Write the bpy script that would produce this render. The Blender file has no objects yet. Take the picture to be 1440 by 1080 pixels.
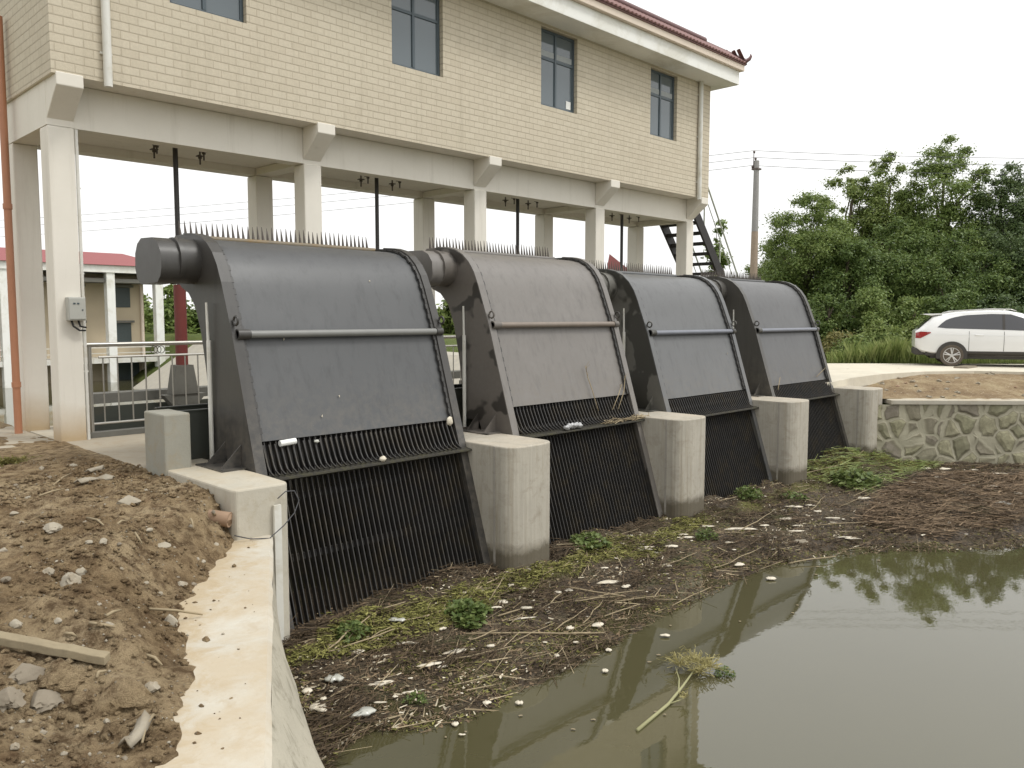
import bpy, bmesh, math, random
import numpy as np
from mathutils import Vector, Matrix, noise
R = math.radians
random.seed(7)
rng = np.random.default_rng(11)
scene = bpy.context.scene
COL = scene.collection

# ------------------------------------------------------------------ camera
CP = np.array([-3.68238, -12.16232, 1.79337]); YAW, PITCH, ROLL, FPX = 0.777731, -0.0818240, 0.000698, 1147.3195
_f = np.array([math.cos(YAW)*math.cos(PITCH), math.sin(YAW)*math.cos(PITCH), math.sin(PITCH)])
_r0 = np.array([math.sin(YAW), -math.cos(YAW), 0.0]); _u0 = np.cross(_r0, _f)
_r = _r0*math.cos(ROLL)+_u0*math.sin(ROLL); _u = -_r0*math.sin(ROLL)+_u0*math.cos(ROLL)
cam = bpy.data.cameras.new('camera'); camo = bpy.data.objects.new('camera', cam); COL.objects.link(camo)
cam.sensor_width = 36; cam.lens = FPX/1440*36; cam.clip_start = 0.05; cam.clip_end = 2000
M = Matrix([[_r[0], _u[0], -_f[0], CP[0]], [_r[1], _u[1], -_f[1], CP[1]], [_r[2], _u[2], -_f[2], CP[2]], [0, 0, 0, 1]])
camo.matrix_world = M
scene.camera = camo

def on_z(px, py, z):            # where a sight line of the survey photo meets a level
    d = _f+(px-720)/FPX*_r-(py-540)/FPX*_u
    t = (z-CP[2])/d[2]
    p = CP+t*d
    return Vector((p[0], p[1], p[2]))
def at_depth(px, py, dep):
    p = CP+dep*(_f+(px-720)/FPX*_r-(py-540)/FPX*_u)
    return Vector((p[0], p[1], p[2]))

# ------------------------------------------------------------------ materials
class NT:
    def __init__(s, name):
        s.m = bpy.data.materials.new(name); s.m.use_nodes = True
        s.t = s.m.node_tree; s.n = s.t.nodes; s.l = s.t.links
        s.b = s.n['Principled BSDF']; s.o = s.n['Material Output']
    def add(s, t, **k):
        n = s.n.new(t)
        for a, v in k.items(): setattr(n, a, v)
        return n
    def link(s, a, b): s.l.new(a, b)
    def coord(s, kind='Object', scale=(1, 1, 1)):
        tc = s.add('ShaderNodeTexCoord'); mp = s.add('ShaderNodeMapping')
        mp.inputs['Scale'].default_value = scale
        s.link(tc.outputs[kind], mp.inputs['Vector']); return mp.outputs['Vector']
    def noise(s, vec, scale, detail=6, rough=.6, dist=0):
        n = s.add('ShaderNodeTexNoise'); n.inputs['Scale'].default_value = scale
        n.inputs['Detail'].default_value = detail; n.inputs['Roughness'].default_value = rough
        n.inputs['Distortion'].default_value = dist
        s.link(vec, n.inputs['Vector']); return n.outputs['Fac']
    def ramp(s, fac, stops):
        r = s.add('ShaderNodeValToRGB'); e = r.color_ramp.elements
        while len(e) < len(stops): e.new(.5)
        for el, (p, c) in zip(e, stops):
            el.position = p; el.color = (*c, 1) if len(c) == 3 else c
        s.link(fac, r.inputs['Fac']); return r.outputs['Color']
    def mix(s, fac, a, b, mode='MIX'):
        m = s.add('ShaderNodeMix', data_type='RGBA', blend_type=mode)
        for v, i in ((fac, 0), (a, 6), (b, 7)):
            if hasattr(v, 'is_linked'): s.link(v, m.inputs[i])
            elif i == 0: m.inputs[0].default_value = v
            else: m.inputs[i].default_value = (*v, 1)
        return m.outputs[2]
    def math(s, op, a, b=0.0, c=None):
        m = s.add('ShaderNodeMath', operation=op)
        for v, i in ((a, 0), (b, 1), (c, 2)):
            if v is None: continue
            if hasattr(v, 'is_linked'): s.link(v, m.inputs[i])
            else: m.inputs[i].default_value = v
        return m.outputs[0]
    def sep(s, vec):
        x = s.add('ShaderNodeSeparateXYZ'); s.link(vec, x.inputs[0]); return x.outputs
    def bump(s, h, st=.4, dist=.02):
        b = s.add('ShaderNodeBump'); b.inputs['Strength'].default_value = st; b.inputs['Distance'].default_value = dist
        s.link(h, b.inputs['Height']); s.link(b.outputs['Normal'], s.b.inputs['Normal'])
    def base(s, c):
        if hasattr(c, 'is_linked'): s.link(c, s.b.inputs['Base Color'])
        else: s.b.inputs['Base Color'].default_value = (*c, 1)
    def rough(s, r):
        if hasattr(r, 'is_linked'): s.link(r, s.b.inputs['Roughness'])
        else: s.b.inputs['Roughness'].default_value = r
    def spec(s, v): s.b.inputs['Specular IOR Level'].default_value = v

def sc(c, k): return tuple(x*k for x in c)
def simple(name, c, rough=.6, metal=0, var=.12, scale=6, spec=.5, bump=0, dirt=None):
    t = NT(name); v = t.coord()
    f = t.noise(v, scale)
    col = t.mix(f, sc(c, 1-var), sc(c, 1+var))
    if dirt:
        g = t.ramp(t.noise(v, scale*.6, 8, .7, .6), [(.48, (0, 0, 0)), (.7, (1, 1, 1))])
        col = t.mix(g, col, dirt)
    t.base(col); t.rough(rough); t.b.inputs['Metallic'].default_value = metal; t.spec(spec)
    if bump: t.bump(t.noise(v, scale*5), bump, .01)
    return t.m

def tile_mat():
    t = NT('beige_split_face_tile'); tc = t.add('ShaderNodeTexCoord')
    b = t.add('ShaderNodeTexBrick'); t.link(tc.outputs['UV'], b.inputs['Vector'])
    b.inputs['Scale'].default_value = 1; b.inputs['Brick Width'].default_value = .245; b.inputs['Row Height'].default_value = .118
    b.inputs['Mortar Size'].default_value = .009; b.inputs['Mortar Smooth'].default_value = .3; b.inputs['Bias'].default_value = -.1
    b.inputs['Color1'].default_value = (.60, .555, .45, 1); b.inputs['Color2'].default_value = (.535, .49, .39, 1)
    b.inputs['Mortar'].default_value = (.46, .41, .32, 1)
    fr = t.math('FRACT', t.math('DIVIDE', t.sep(tc.outputs['UV'])[1], .118)); ln = t.ramp(fr, [(0, (1, 1, 1)), (.1, (.8, .8, .8)), (.2, (0, 0, 0)), (.95, (0, 0, 0)), (1, (.8, .8, .8))])
    n = t.noise(tc.outputs['UV'], 26, 6, .7); n2 = t.noise(tc.outputs['UV'], .5, 4)
    col = t.mix(.32, b.outputs['Color'], t.mix(n, (.24, .2, .13), (.86, .76, .57)))
    col = t.mix(t.math('MULTIPLY', n2, .28), col, (.52, .42, .32))
    col = t.mix(t.math('MULTIPLY', ln, .42), col, (.32, .28, .21))  # course lines: dark bed joints with each row's shadow painted in
    vs = t.add('ShaderNodeMapping'); vs.inputs['Scale'].default_value = (3.5, .22, 1); t.link(tc.outputs['UV'], vs.inputs['Vector'])
    st = t.ramp(t.noise(vs.outputs['Vector'], 1.4, 6, .7), [(.52, (0, 0, 0)), (.8, (1, 1, 1))])
    col = t.mix(t.math('MULTIPLY', st, .42), col, (.33, .285, .205))
    t.base(col); t.rough(.75); t.spec(.3)
    h = t.math('ADD', t.math('MULTIPLY', b.outputs['Fac'], -1.0), t.math('MULTIPLY', n, .5))
    t.bump(h, .6, .012); return t.m

def plaster_mat():
    t = NT('cream_plaster'); v = t.coord('Object'); w = t.add('ShaderNodeNewGeometry')
    p = t.sep(w.outputs['Position'])
    n = t.noise(w.outputs['Position'], 1.3, 6, .65); n2 = t.noise(w.outputs['Position'], 14, 6)
    col = t.mix(n, (.68, .645, .57), (.80, .765, .69))
    col = t.mix(t.math('MULTIPLY', n2, .25), col, (.62, .58, .5))
    # splashed mud rising a few decimetres from the ground
    low = t.math('SUBTRACT', .78, t.math('ADD', p[2], t.math('MULTIPLY', n, .35)))
    low = t.math('MULTIPLY', t.math('MAXIMUM', low, 0.0), 1.5); low = t.math('MINIMUM', low, .8)
    col = t.mix(low, col, (.42, .29, .14))
    mp = t.add('ShaderNodeMapping'); mp.inputs['Scale'].default_value = (5, 5, .35); t.link(w.outputs['Position'], mp.inputs['Vector'])
    st = t.ramp(t.noise(mp.outputs['Vector'], 1.2, 5, .7), [(.55, (0, 0, 0)), (.8, (1, 1, 1))])
    col = t.mix(t.math('MULTIPLY', st, .3), col, (.36, .32, .24))
    t.base(col); t.rough(.8); t.spec(.25); t.bump(n2, .15, .004); return t.m

def concrete_mat(name, c, board=False, stain=(.2, .17, .1), wet=None, bump=.3, patch=.5, dustcol=None):
    t = NT(name); g = t.add('ShaderNodeNewGeometry'); P = g.outputs['Position']; p = t.sep(P)
    n = t.noise(P, 1.6, 7, .65, .3); n2 = t.noise(P, 22, 7, .7); n3 = t.noise(P, 5, 6, .7, .5)
    col = t.mix(n, sc(c, .75), sc(c, 1.2))
    col = t.mix(t.math('MULTIPLY', n2, .35), col, sc(c, .6))
    pit = t.ramp(t.noise(P, 70, 3, .6), [(.64, (0, 0, 0)), (.72, (1, 1, 1))]); col = t.mix(t.math('MULTIPLY', pit, .35), col, sc(c, .42))
    m = t.ramp(n3, [(.5, (0, 0, 0)), (.72, (1, 1, 1))])
    col = t.mix(t.math('MULTIPLY', m, patch), col, stain)
    h = n2
    if board:
        mp = t.add('ShaderNodeMapping'); mp.inputs['Scale'].default_value = (1, 1, .02); t.link(P, mp.inputs['Vector'])
        s1 = t.noise(mp.outputs['Vector'], 34, 3, .6)
        s2 = t.ramp(s1, [(.35, (0, 0, 0)), (.62, (1, 1, 1))])
        col = t.mix(t.math('MULTIPLY', t.math('SUBTRACT', 1.0, s2), .38), col, sc(c, .66))
        mp2 = t.add('ShaderNodeMapping'); mp2.inputs['Scale'].default_value = (3, 3, .18); t.link(P, mp2.inputs['Vector'])
        s3 = t.ramp(t.noise(mp2.outputs['Vector'], 2.2, 6, .7), [(.52, (0, 0, 0)), (.75, (1, 1, 1))])
        col = t.mix(t.math('MULTIPLY', s3, .7), col, sc(stain, 1.15))
        h = t.math('ADD', t.math('MULTIPLY', s1, .9), n2)
    if wet is not None:
        lo = t.math('SUBTRACT', wet, t.math('ADD', p[2], t.math('MULTIPLY', n3, .35)))
        lo = t.math('MINIMUM', t.math('MULTIPLY', t.math('MAXIMUM', lo, 0.0), 6.0), .85)
        col = t.mix(lo, col, (.085, .07, .045))
    if dustcol:
        nz = t.sep(g.outputs['Normal'])[2]
        d = t.math('MULTIPLY', t.math('MAXIMUM', nz, 0.0), t.ramp(t.noise(P, 1.1, 7, .7, .4), [(.4, (0, 0, 0)), (.62, (1, 1, 1))]))
        col = t.mix(t.math('MULTIPLY', d, .6), col, dustcol)
    if name == 'bright_concrete_cap':      # soil washed over the inner half of the cap
        dv = t.add('ShaderNodeVectorMath', operation='DOT_PRODUCT'); dv.inputs[1].default_value = (-.872, .49, 0); t.link(P, dv.inputs[0])
        al = t.add('ShaderNodeVectorMath', operation='DOT_PRODUCT'); al.inputs[1].default_value = (-.49, -.872, 0); t.link(P, al.inputs[0])
        inl = t.math('ADD', dv.outputs['Value'], .40*.872+4.75*.49)
        far_ = t.math('MAXIMUM', t.math('SUBTRACT', 1.0, t.math('MULTIPLY', t.math('SUBTRACT', al.outputs['Value'], 3.95), .42)), 0.0)
        k = t.math('ADD', t.math('ADD', inl, t.math('MULTIPLY', t.math('SUBTRACT', n3, .5), 1.1)), t.math('MULTIPLY', far_, .26))
        soil = t.ramp(k, [(.36, (0, 0, 0)), (.62, (1, 1, 1))])
        col = t.mix(t.math('MULTIPLY', soil, .8), col, t.mix(n2, (.34, .26, .155), (.50, .41, .28)))
    t.base(col); t.rough(.85); t.spec(.25); t.bump(h, bump, .012); return t.m

def steel_mat(name, c, warm=None, dirt=.7):
    t = NT(name); g = t.add('ShaderNodeNewGeometry'); P = g.outputs['Position']
    n = t.noise(P, 1.1, 6, .6, .4); n2 = t.noise(P, 9, 7, .7, .3)
    mp = t.add('ShaderNodeMapping'); mp.inputs['Scale'].default_value = (7, 7, .5); t.link(P, mp.inputs['Vector'])
    n3 = t.noise(mp.outputs['Vector'], 1.3, 6, .7)
    col = t.mix(n, sc(c, .82), sc(c, 1.15))
    if warm: col = t.mix(t.ramp(n2, [(.35, (0, 0, 0)), (.75, (1, 1, 1))]), col, warm)
    s = t.ramp(n3, [(.5, (0, 0, 0)), (.74, (1, 1, 1))])
    col = t.mix(t.math('MULTIPLY', s, dirt), col, sc(c, .62))
    sp = t.ramp(t.noise(P, 60, 3, .5), [(.72, (0, 0, 0)), (.78, (1, 1, 1))])
    col = t.mix(t.math('MULTIPLY', sp, .3), col, (.3, .29, .27))
    pz = t.sep(P)[2]; mud = t.math('MULTIPLY', t.math('MINIMUM', t.math('MAXIMUM', t.math('SUBTRACT', 1.15, pz), 0.0), 1.0), t.ramp(n2, [(.4, (0, 0, 0)), (.7, (1, 1, 1))]))
    col = t.mix(t.math('MULTIPLY', mud, .45), col, (.19, .165, .13))
    rs = t.ramp(t.noise(mp.outputs['Vector'], 3.1, 5, .75), [(.62, (0, 0, 0)), (.74, (1, 1, 1))])
    col = t.mix(t.math('MULTIPLY', rs, .22), col, (.15, .125, .10))
    t.base(col); t.rough(t.ramp(n2, [(.2, (.36,)*3), (.8, (.46,)*3)])); t.spec(.5); t.bump(n, .05, .01); return t.m

def blotch_steel(name, c, dark):
    t = NT(name); g = t.add('ShaderNodeNewGeometry'); P = g.outputs['Position']
    n = t.noise(P, 1.35, 3, .5, .2); n2 = t.noise(P, 14, 6, .7)
    m = t.ramp(n, [(.5, (0, 0, 0)), (.53, (1, 1, 1))])
    col = t.mix(n2, sc(c, .8), sc(c, 1.15)); col = t.mix(m, col, dark)
    t.base(col); t.rough(.5); return t.m

def earth_mat():
    t = NT('brown_earth'); g = t.add('ShaderNodeNewGeometry'); P = g.outputs['Position']
    n = t.noise(P, .9, 8, .65, .3); n2 = t.noise(P, 7, 8, .75, .2); n3 = t.noise(P, 45, 5, .7)
    col = t.ramp(n, [(.25, (.16, .108, .058)), (.43, (.33, .238, .135)), (.58, (.47, .36, .22)), (.74, (.6, .495, .345))])
    col = t.mix(t.ramp(n2, [(.38, (1, 1, 1)), (.55, (0, 0, 0))]), col  , (.15, .10, .056))
    col = t.mix(t.math('MULTIPLY', t.ramp(t.noise(P, 2.1, 6, .7), [(.55, (0, 0, 0)), (.7, (1, 1, 1))]), .5), col, (.2, .115, .062))
    vor = t.add('ShaderNodeTexVoronoi'); vor.inputs['Scale'].default_value = 20; t.link(P, vor.inputs['Vector'])
    peb = t.ramp(vor.outputs['Distance'], [(.12, (1, 1, 1)), (.2, (0, 0, 0))])
    sel = t.ramp(t.sep(vor.outputs['Color'])[0], [(.66, (0, 0, 0)), (.7, (1, 1, 1))])
    pm = t.math('MULTIPLY', peb, sel)
    col = t.mix(pm, col, (.42, .35, .26))
    t.base(col); t.rough(.95); t.spec(.1)
    h = t.math('ADD', t.math('ADD', t.math('MULTIPLY', n2, 1.4), t.math('MULTIPLY', n3, .5)), t.math('MULTIPLY', pm, .5))
    t.bump(h, 1.0, .08); return t.m

def rubble_mat():
    t = NT('rubble_ground'); g = t.add('ShaderNodeNewGeometry'); P = g.outputs['Position']
    n = t.noise(P, 1.2, 8, .7, .4); n2 = t.noise(P, 12, 8, .75)
    col = t.ramp(n, [(.3, (.15, .10, .06)), (.5, (.27, .2, .12)), (.65, (.36, .29, .18)), (.8, (.2, .19, .08))])
    col = t.mix(t.ramp(n2, [(.56, (0, 0, 0)), (.7, (1, 1, 1))]), col, (.52, .45, .34))
    col = t.mix(t.ramp(n2, [(.3, (1, 1, 1)), (.42, (0, 0, 0))]), col, (.07, .05, .03))
    t.base(col); t.rough(.95); t.spec(.1); t.bump(n2, .9, .06); return t.m

def terrain_mat():
    t = NT('grassy_terrain'); g = t.add('ShaderNodeNewGeometry'); P = g.outputs['Position']
    n = t.noise(P, .25, 8, .7, .4); n2 = t.noise(P, 6, 8, .75)
    col = t.ramp(n, [(.3, (.05, .075, .02)), (.5, (.1, .13, .035)), (.7, (.16, .17, .06))])
    col = t.mix(t.math('MULTIPLY', n2, .5), col, (.05, .055, .02))
    t.base(col); t.rough(.95); t.spec(.1); t.bump(n2, 1, .1); return t.m

def water_mat():
    t = NT('murky_green_water'); g = t.add('ShaderNodeNewGeometry'); P = g.outputs['Position']
    n = t.noise(P, .4, 5, .6); mp = t.add('ShaderNodeMapping'); mp.inputs['Scale'].default_value = (1, 1.6, 1); t.link(P, mp.inputs['Vector'])
    w = t.noise(mp.outputs['Vector'], 5, 3, .5)
    t.base(t.mix(n, (.060, .055, .024), (.085, .077, .040))); t.rough(.02); t.b.inputs['IOR'].default_value = 1.84
    t.spec(.5); t.bump(w, .05, .01); return t.m

def debris_mat():
    t = NT('rotting_floating_debris'); g = t.add('ShaderNodeNewGeometry'); P = g.outputs['Position']; p = t.sep(P)
    n = t.noise(P, 1.1, 7, .7, .4); n2 = t.noise(P, 16, 8, .8, .2); n3 = t.noise(P, 55, 5, .7)
    col = t.ramp(n, [(.28, (.03, .022, .014)), (.44, (.075, .052, .033)), (.56, (.12, .092, .055)), (.66, (.085, .085, .03)), (.8, (.14, .13, .05))])
    col = t.mix(t.ramp(n2, [(.35, (1, 1, 1)), (.52, (0, 0, 0))]), col, (.026, .019, .012))
    col = t.mix(t.ramp(n3, [(.6, (0, 0, 0)), (.75, (1, 1, 1))]), col, (.26, .2, .13))
    # moss along the strip nearest the racks
    up = t.math('SUBTRACT', 1.0, t.math('MINIMUM', t.math('MULTIPLY', t.math('ABSOLUTE', t.math('ADD', p[1], 5.05)), 1.6), 1.0))
    mm = t.ramp(t.math('MULTIPLY', up, t.noise(P, 1.7, 5, .6)), [(.3, (0, 0, 0)), (.44, (1, 1, 1))])
    col = t.mix(t.math('MULTIPLY', mm, .8), col, t.mix(n2, (.07, .075, .018), (.25, .24, .06)))
    t.base(col); t.rough(t.ramp(n, [(.35, (.3,)*3), (.6, (.85,)*3)])); t.spec(.4); t.bump(t.math('ADD', n2, t.math('MULTIPLY', n3, .6)), 1, .05); return t.m

def stone_wall_mat():
    t = NT('mortared_field_stone'); gg = t.add('ShaderNodeNewGeometry'); dt = t.add('ShaderNodeVectorMath', operation='DOT_PRODUCT'); dt.inputs[1].default_value = (.68, -.733, 0); t.link(gg.outputs['Position'], dt.inputs[0]); cb = t.add('ShaderNodeCombineXYZ'); t.link(dt.outputs['Value'], cb.inputs[0]); t.link(t.sep(gg.outputs['Position'])[2], cb.inputs[1])
    wp = t.add('ShaderNodeTexNoise'); wp.inputs['Scale'].default_value = 3.0; t.link(cb.outputs[0], wp.inputs['Vector'])
    ad = t.add('ShaderNodeVectorMath', operation='MULTIPLY_ADD'); t.link(wp.outputs['Color'], ad.inputs[0])
    ad.inputs[1].default_value = (.16, .16, 0); t.link(cb.outputs[0], ad.inputs[2])
    v1 = t.add('ShaderNodeTexVoronoi', feature='DISTANCE_TO_EDGE'); v2 = t.add('ShaderNodeTexVoronoi')
    for v in (v1, v2):
        v.inputs['Scale'].default_value = 2.3; v.inputs['Randomness'].default_value = .72; t.link(ad.outputs[0], v.inputs['Vector'])
    stone = t.ramp(v1.outputs['Distance'], [(.07, (0, 0, 0)), (.11, (1, 1, 1))])
    rnd = t.sep(v2.outputs['Color'])
    n = t.noise(cb.outputs[0], 9, 8, .75, .5)
    c = t.ramp(rnd[0], [(.0, (.22, .21, .14)), (.3, (.33, .32, .21)), (.55, (.24, .205, .18)), (.8, (.38, .36, .24))])
    c = t.mix(t.math('MULTIPLY', t.ramp(n, [(.4, (0, 0, 0)), (.65, (1, 1, 1))]), .65), c, (.16, .145, .095))
    c = t.mix(t.ramp(n, [(.66, (0, 0, 0)), (.75, (1, 1, 1))]), c, (.4, .36, .26))
    edge = t.ramp(v1.outputs['Distance'], [(.06, (0, 0, 0)), (.08, (1, 1, 1)), (.09, (1, 1, 1)), (.115, (0, 0, 0))])
    mort = t.mix(n, (.33, .31, .23), (.43, .40, .30))
    col = t.mix(stone, mort, c); col = t.mix(t.math('MULTIPLY', edge, .45), col, (.1, .085, .05))
    t.base(col); t.rough(.9); t.spec(.2)
    t.bump(t.math('ADD', t.ramp(v1.outputs['Distance'], [(.04, (0, 0, 0)), (.2, (1, 1, 1))]), t.math('MULTIPLY', n, .3)), .8, .06); return t.m

def leaf_mat(name, a, b, c):
    t = NT(name); g = t.add('ShaderNodeNewGeometry'); P = g.outputs['Position']
    n = t.noise(P, .55, 3, .5)
    f = t.math('ADD', t.math('MULTIPLY', g.outputs['Random Per Island'], .6), t.math('MULTIPLY', n, .6))
    col = t.ramp(f, [(.2, a), (.55, b), (.95, c)])
    t.base(col); t.rough(.5); t.spec(.35)
    tr = t.add('ShaderNodeBsdfTranslucent'); mx = t.add('ShaderNodeMixShader'); mx.inputs[0].default_value = .3
    t.link(t.mix(.5, col, sc(c, 1.2)), tr.inputs['Color']); t.link(t.b.outputs[0], mx.inputs[1]); t.link(tr.outputs[0], mx.inputs[2])
    t.link(mx.outputs[0], t.o.inputs['Surface']); return t.m

def glass_mat(name, c, rough=.04, spec=.8):
    t = NT(name); t.base(c); t.rough(rough); t.spec(spec); return t.m

def straw_mat(name, a, b):
    t = NT(name); g = t.add('ShaderNodeNewGeometry')
    t.base(t.mix(g.outputs['Random Per Island'], a, b)); t.rough(.8); t.spec(.2); return t.m

MT = dict(
 tile=tile_mat(), plaster=plaster_mat(),
 white=simple('white_render', (.8, .8, .76), .7, var=.06, scale=1.5, dirt=(.62, .6, .52)),
 cream=simple('cream_trim', (.7, .6, .5), .7, var=.08, scale=2),
 roof=simple('brown_red_roof_tile', (.22, .115, .105), .55, var=.3, scale=9),
 roofdark=simple('dark_ridge_tile', (.13, .06, .06), .5, var=.3, scale=7),
 frame=simple('dark_blue_grey_window_frame', (.062, .085, .10), .4, var=.05),
 glass=glass_mat('tinted_window_glass', (.1, .125, .14)),
 paper=simple('white_paper', (.75, .75, .72)),
 blind=simple('pale_blind', (.32, .34, .34), .7),
 pvc=simple('off_white_pvc', (.66, .65, .6), .45, var=.07, scale=3, dirt=(.5, .47, .38)),
 stainless=simple('dull_stainless_steel', (.40, .385, .35), .35, metal=.6, var=.12, scale=7),
 darksteel=simple('blackened_steel', (.035, .032, .03), .5, var=.3, scale=8),
 rack=simple('black_rack_steel', (.03, .028, .026), .6, var=.45, scale=5, dirt=(.06, .048, .03)),
 mossy=simple('mossy_black_steel', (.03, .027, .02), .8, var=.5, scale=12, dirt=(.06, .055, .024)),
 chain=simple('greased_chain_steel', (.045, .043, .04), .45, var=.4, scale=9),
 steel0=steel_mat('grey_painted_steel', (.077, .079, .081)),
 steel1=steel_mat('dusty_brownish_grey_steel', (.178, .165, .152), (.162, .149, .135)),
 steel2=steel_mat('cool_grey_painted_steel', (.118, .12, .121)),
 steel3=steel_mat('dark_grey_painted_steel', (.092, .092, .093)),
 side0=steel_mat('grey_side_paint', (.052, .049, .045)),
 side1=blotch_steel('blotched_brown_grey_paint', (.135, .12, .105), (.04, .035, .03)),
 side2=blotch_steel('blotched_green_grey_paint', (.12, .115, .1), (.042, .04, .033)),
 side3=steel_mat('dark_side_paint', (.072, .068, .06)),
 rail0=simple('grey_tie_bar_paint', (.19, .19, .18), .4, var=.15), rail1=simple('rust_brown_tie_bar_paint', (.2, .165, .135), .5, var=.25),
 rail2=simple('blue_grey_tie_bar_paint', (.17, .18, .21), .4, var=.15),
 rustpipe=simple('rust_stained_pipe', (.17, .14, .095), .6, var=.3, scale=6, dirt=(.2, .13, .05)),
 tine=simple('weathered_tine_steel', (.085, .07, .058), .6, var=.3),
 red=simple('dark_red_primer', (.16, .032, .026), .55, var=.25, scale=4),
 concrete=concrete_mat('grey_concrete', (.37, .345, .3), wet=-1.25),
 pier=concrete_mat('board_marked_concrete', (.47, .435, .365), board=True, stain=(.21, .175, .12), wet=-1.02, dustcol=(.52, .45, .35)),
 abut=concrete_mat('weathered_pale_concrete', (.5, .465, .385), board=False, stain=(.32, .265, .18), dustcol=(.46, .385, .27)),
 wallcap=concrete_mat('bright_concrete_cap', (.56, .535, .465), stain=(.40, .33, .235), patch=.65, dustcol=(.43, .335, .21)),
 batter=concrete_mat('rough_plastered_slope', (.47, .435, .35), stain=(.14, .125, .085), patch=.8, bump=.9, wet=-1.45),
 block=concrete_mat('painted_grey_block', (.33, .32, .27), stain=(.3, .24, .15), patch=.5),
 deck=concrete_mat('deck_concrete', (.4, .35, .27), stain=(.3, .22, .13)),
 road=concrete_mat('pale_concrete_road', (.66, .61, .5), stain=(.5, .43, .3), patch=.3),
 darkconc=concrete_mat('dark_grey_concrete', (.17, .165, .145), stain=(.09, .085, .07)),  # dark grey tone for beams, kerbs, lugs and lintels
 earth=earth_mat(), rubble=rubble_mat(), terrain=terrain_mat(), water=water_mat(), debris=debris_mat(), stone=stone_wall_mat(),
 trough=simple('dark_green_grey_steel', (.05, .055, .045), .55, var=.25, scale=3, dirt=(.07, .06, .04)),
 orange=simple('orange_pvc', (.42, .19, .105), .5, var=.12, scale=3),
 boxgrey=simple('light_grey_enclosure', (.42, .42, .38), .5, var=.05), blackrub=simple('black_rubber', (.02, .02, .02), .7),
 rock=concrete_mat('pale_rock', (.36, .32, .25), stain=(.24, .18, .11), patch=.6), rock2=concrete_mat('grey_rubble', (.24, .205, .155), stain=(.16, .13, .09)),
 clod=simple('brown_clod', (.165, .115, .066), .95, var=.4, scale=9, bump=1, spec=.1),
 plank=simple('weathered_plank', (.27, .225, .15), .85, var=.35, scale=8, bump=.4, spec=.1),
 terracotta=simple('dusty_clay_pipe', (.3, .2, .13), .8, var=.2), hole=simple('hole_shade_black', (.008, .007, .006), .9, var=.1),  # hole: near black standing for the shade inside hollows
 scrap=simple('bleached_white_scrap', (.62, .565, .455), .6, var=.2, scale=9, dirt=(.36, .28, .18)),
 bottle=simple('clouded_plastic', (.45, .45, .4), .2, var=.15, spec=.7),
 reed=straw_mat('dead_reed', (.14, .105, .06), (.42, .345, .225)), straw=straw_mat('brown_straw', (.032, .023, .014), (.21, .155, .095)),
 redstraw=straw_mat('red_brown_straw', (.05, .034, .022), (.26, .185, .115)), paleflecks=straw_mat('pale_fleck', (.22, .18, .11), (.62, .56, .44)), darkstraw=straw_mat('dark_wet_stem', (.022, .016, .01), (.12, .085, .052)), greenstraw=straw_mat('yellow_green_moss', (.085, .085, .02), (.27, .255, .085)),
 twig=simple('pale_green_stem', (.3, .29, .15), .7), drybloom=straw_mat('straw_yellow_bloom', (.26, .23, .09), (.42, .37, .18)),
 weed=leaf_mat('water_weed_leaf', (.05, .085, .022), (.115, .16, .045), (.21, .25, .085)),
 bark=simple('grey_brown_bark', (.12, .095, .07), .9, var=.35, scale=5, bump=.6),
 leafA=leaf_mat('dark_green_leaf', (.05, .084, .02), (.108, .168, .042), (.195, .25, .075)),
 leafB=leaf_mat('mid_green_leaf', (.068, .11, .024), (.145, .208, .05), (.25, .305, .095)),
 leafC=leaf_mat('fresh_green_leaf', (.08, .125, .026), (.17, .228, .058), (.285, .33, .11)),
 leafD=leaf_mat('bluish_dark_leaf', (.04, .066, .023), (.084, .13, .046), (.155, .202, .076)),
 grass=leaf_mat('tall_grass_blade', (.10, .15, .035), (.2, .26, .07), (.34, .37, .14)),
 dryshrub=leaf_mat('yellowing_shrub_leaf', (.1, .11, .03), (.2, .19, .06), (.3, .26, .1)),
 pole=simple('grey_concrete_pole', (.3, .29, .28), .8, var=.15), polelow=simple('reddish_lower_pole', (.34, .265, .2), .8, var=.2),
 wire=simple('black_wire', (.06, .06, .065), .6), insul=simple('brown_insulator', (.1, .07, .06), .3),
 stair=simple('black_stair_steel', (.016, .013, .012), .55, var=.2), stairrail=simple('pale_green_rail', (.42, .45, .38), .45, var=.1),
 car=None, carglass=glass_mat('dark_car_glass', (.045, .045, .05), .04, .8), tyre=simple('dusty_tyre_rubber', (.11, .09, .07), .9, var=.25),
 rim=simple('alloy_rim', (.6, .59, .57), .3, metal=.6), clad=simple('black_plastic_cladding', (.045, .04, .035), .6), tail=simple('red_lamp_glass', (.28, .015, .015), .15, var=.3, spec=.8),
 farwall=simple('far_cream_wall', (.5, .42, .3), .8, var=.15, scale=.6), fardark=simple('far_dark_opening', (.05, .065, .065), .4), farroof=simple('far_red_roof', (.27, .085, .085), .7),
 bank=concrete_mat('pale_canal_concrete', (.42, .39, .33), stain=(.5, .45, .3), patch=.5),  # pale concrete tone of the bank itself
 bag=simple('crumpled_clear_plastic', (.4, .4, .4), .25, var=.3, scale=20),
)
t = NT('white_car_paint'); t.base((.78, .78, .77)); t.rough(.25); t.b.inputs['Coat Weight'].default_value = .6; MT['car'] = t.m

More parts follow.
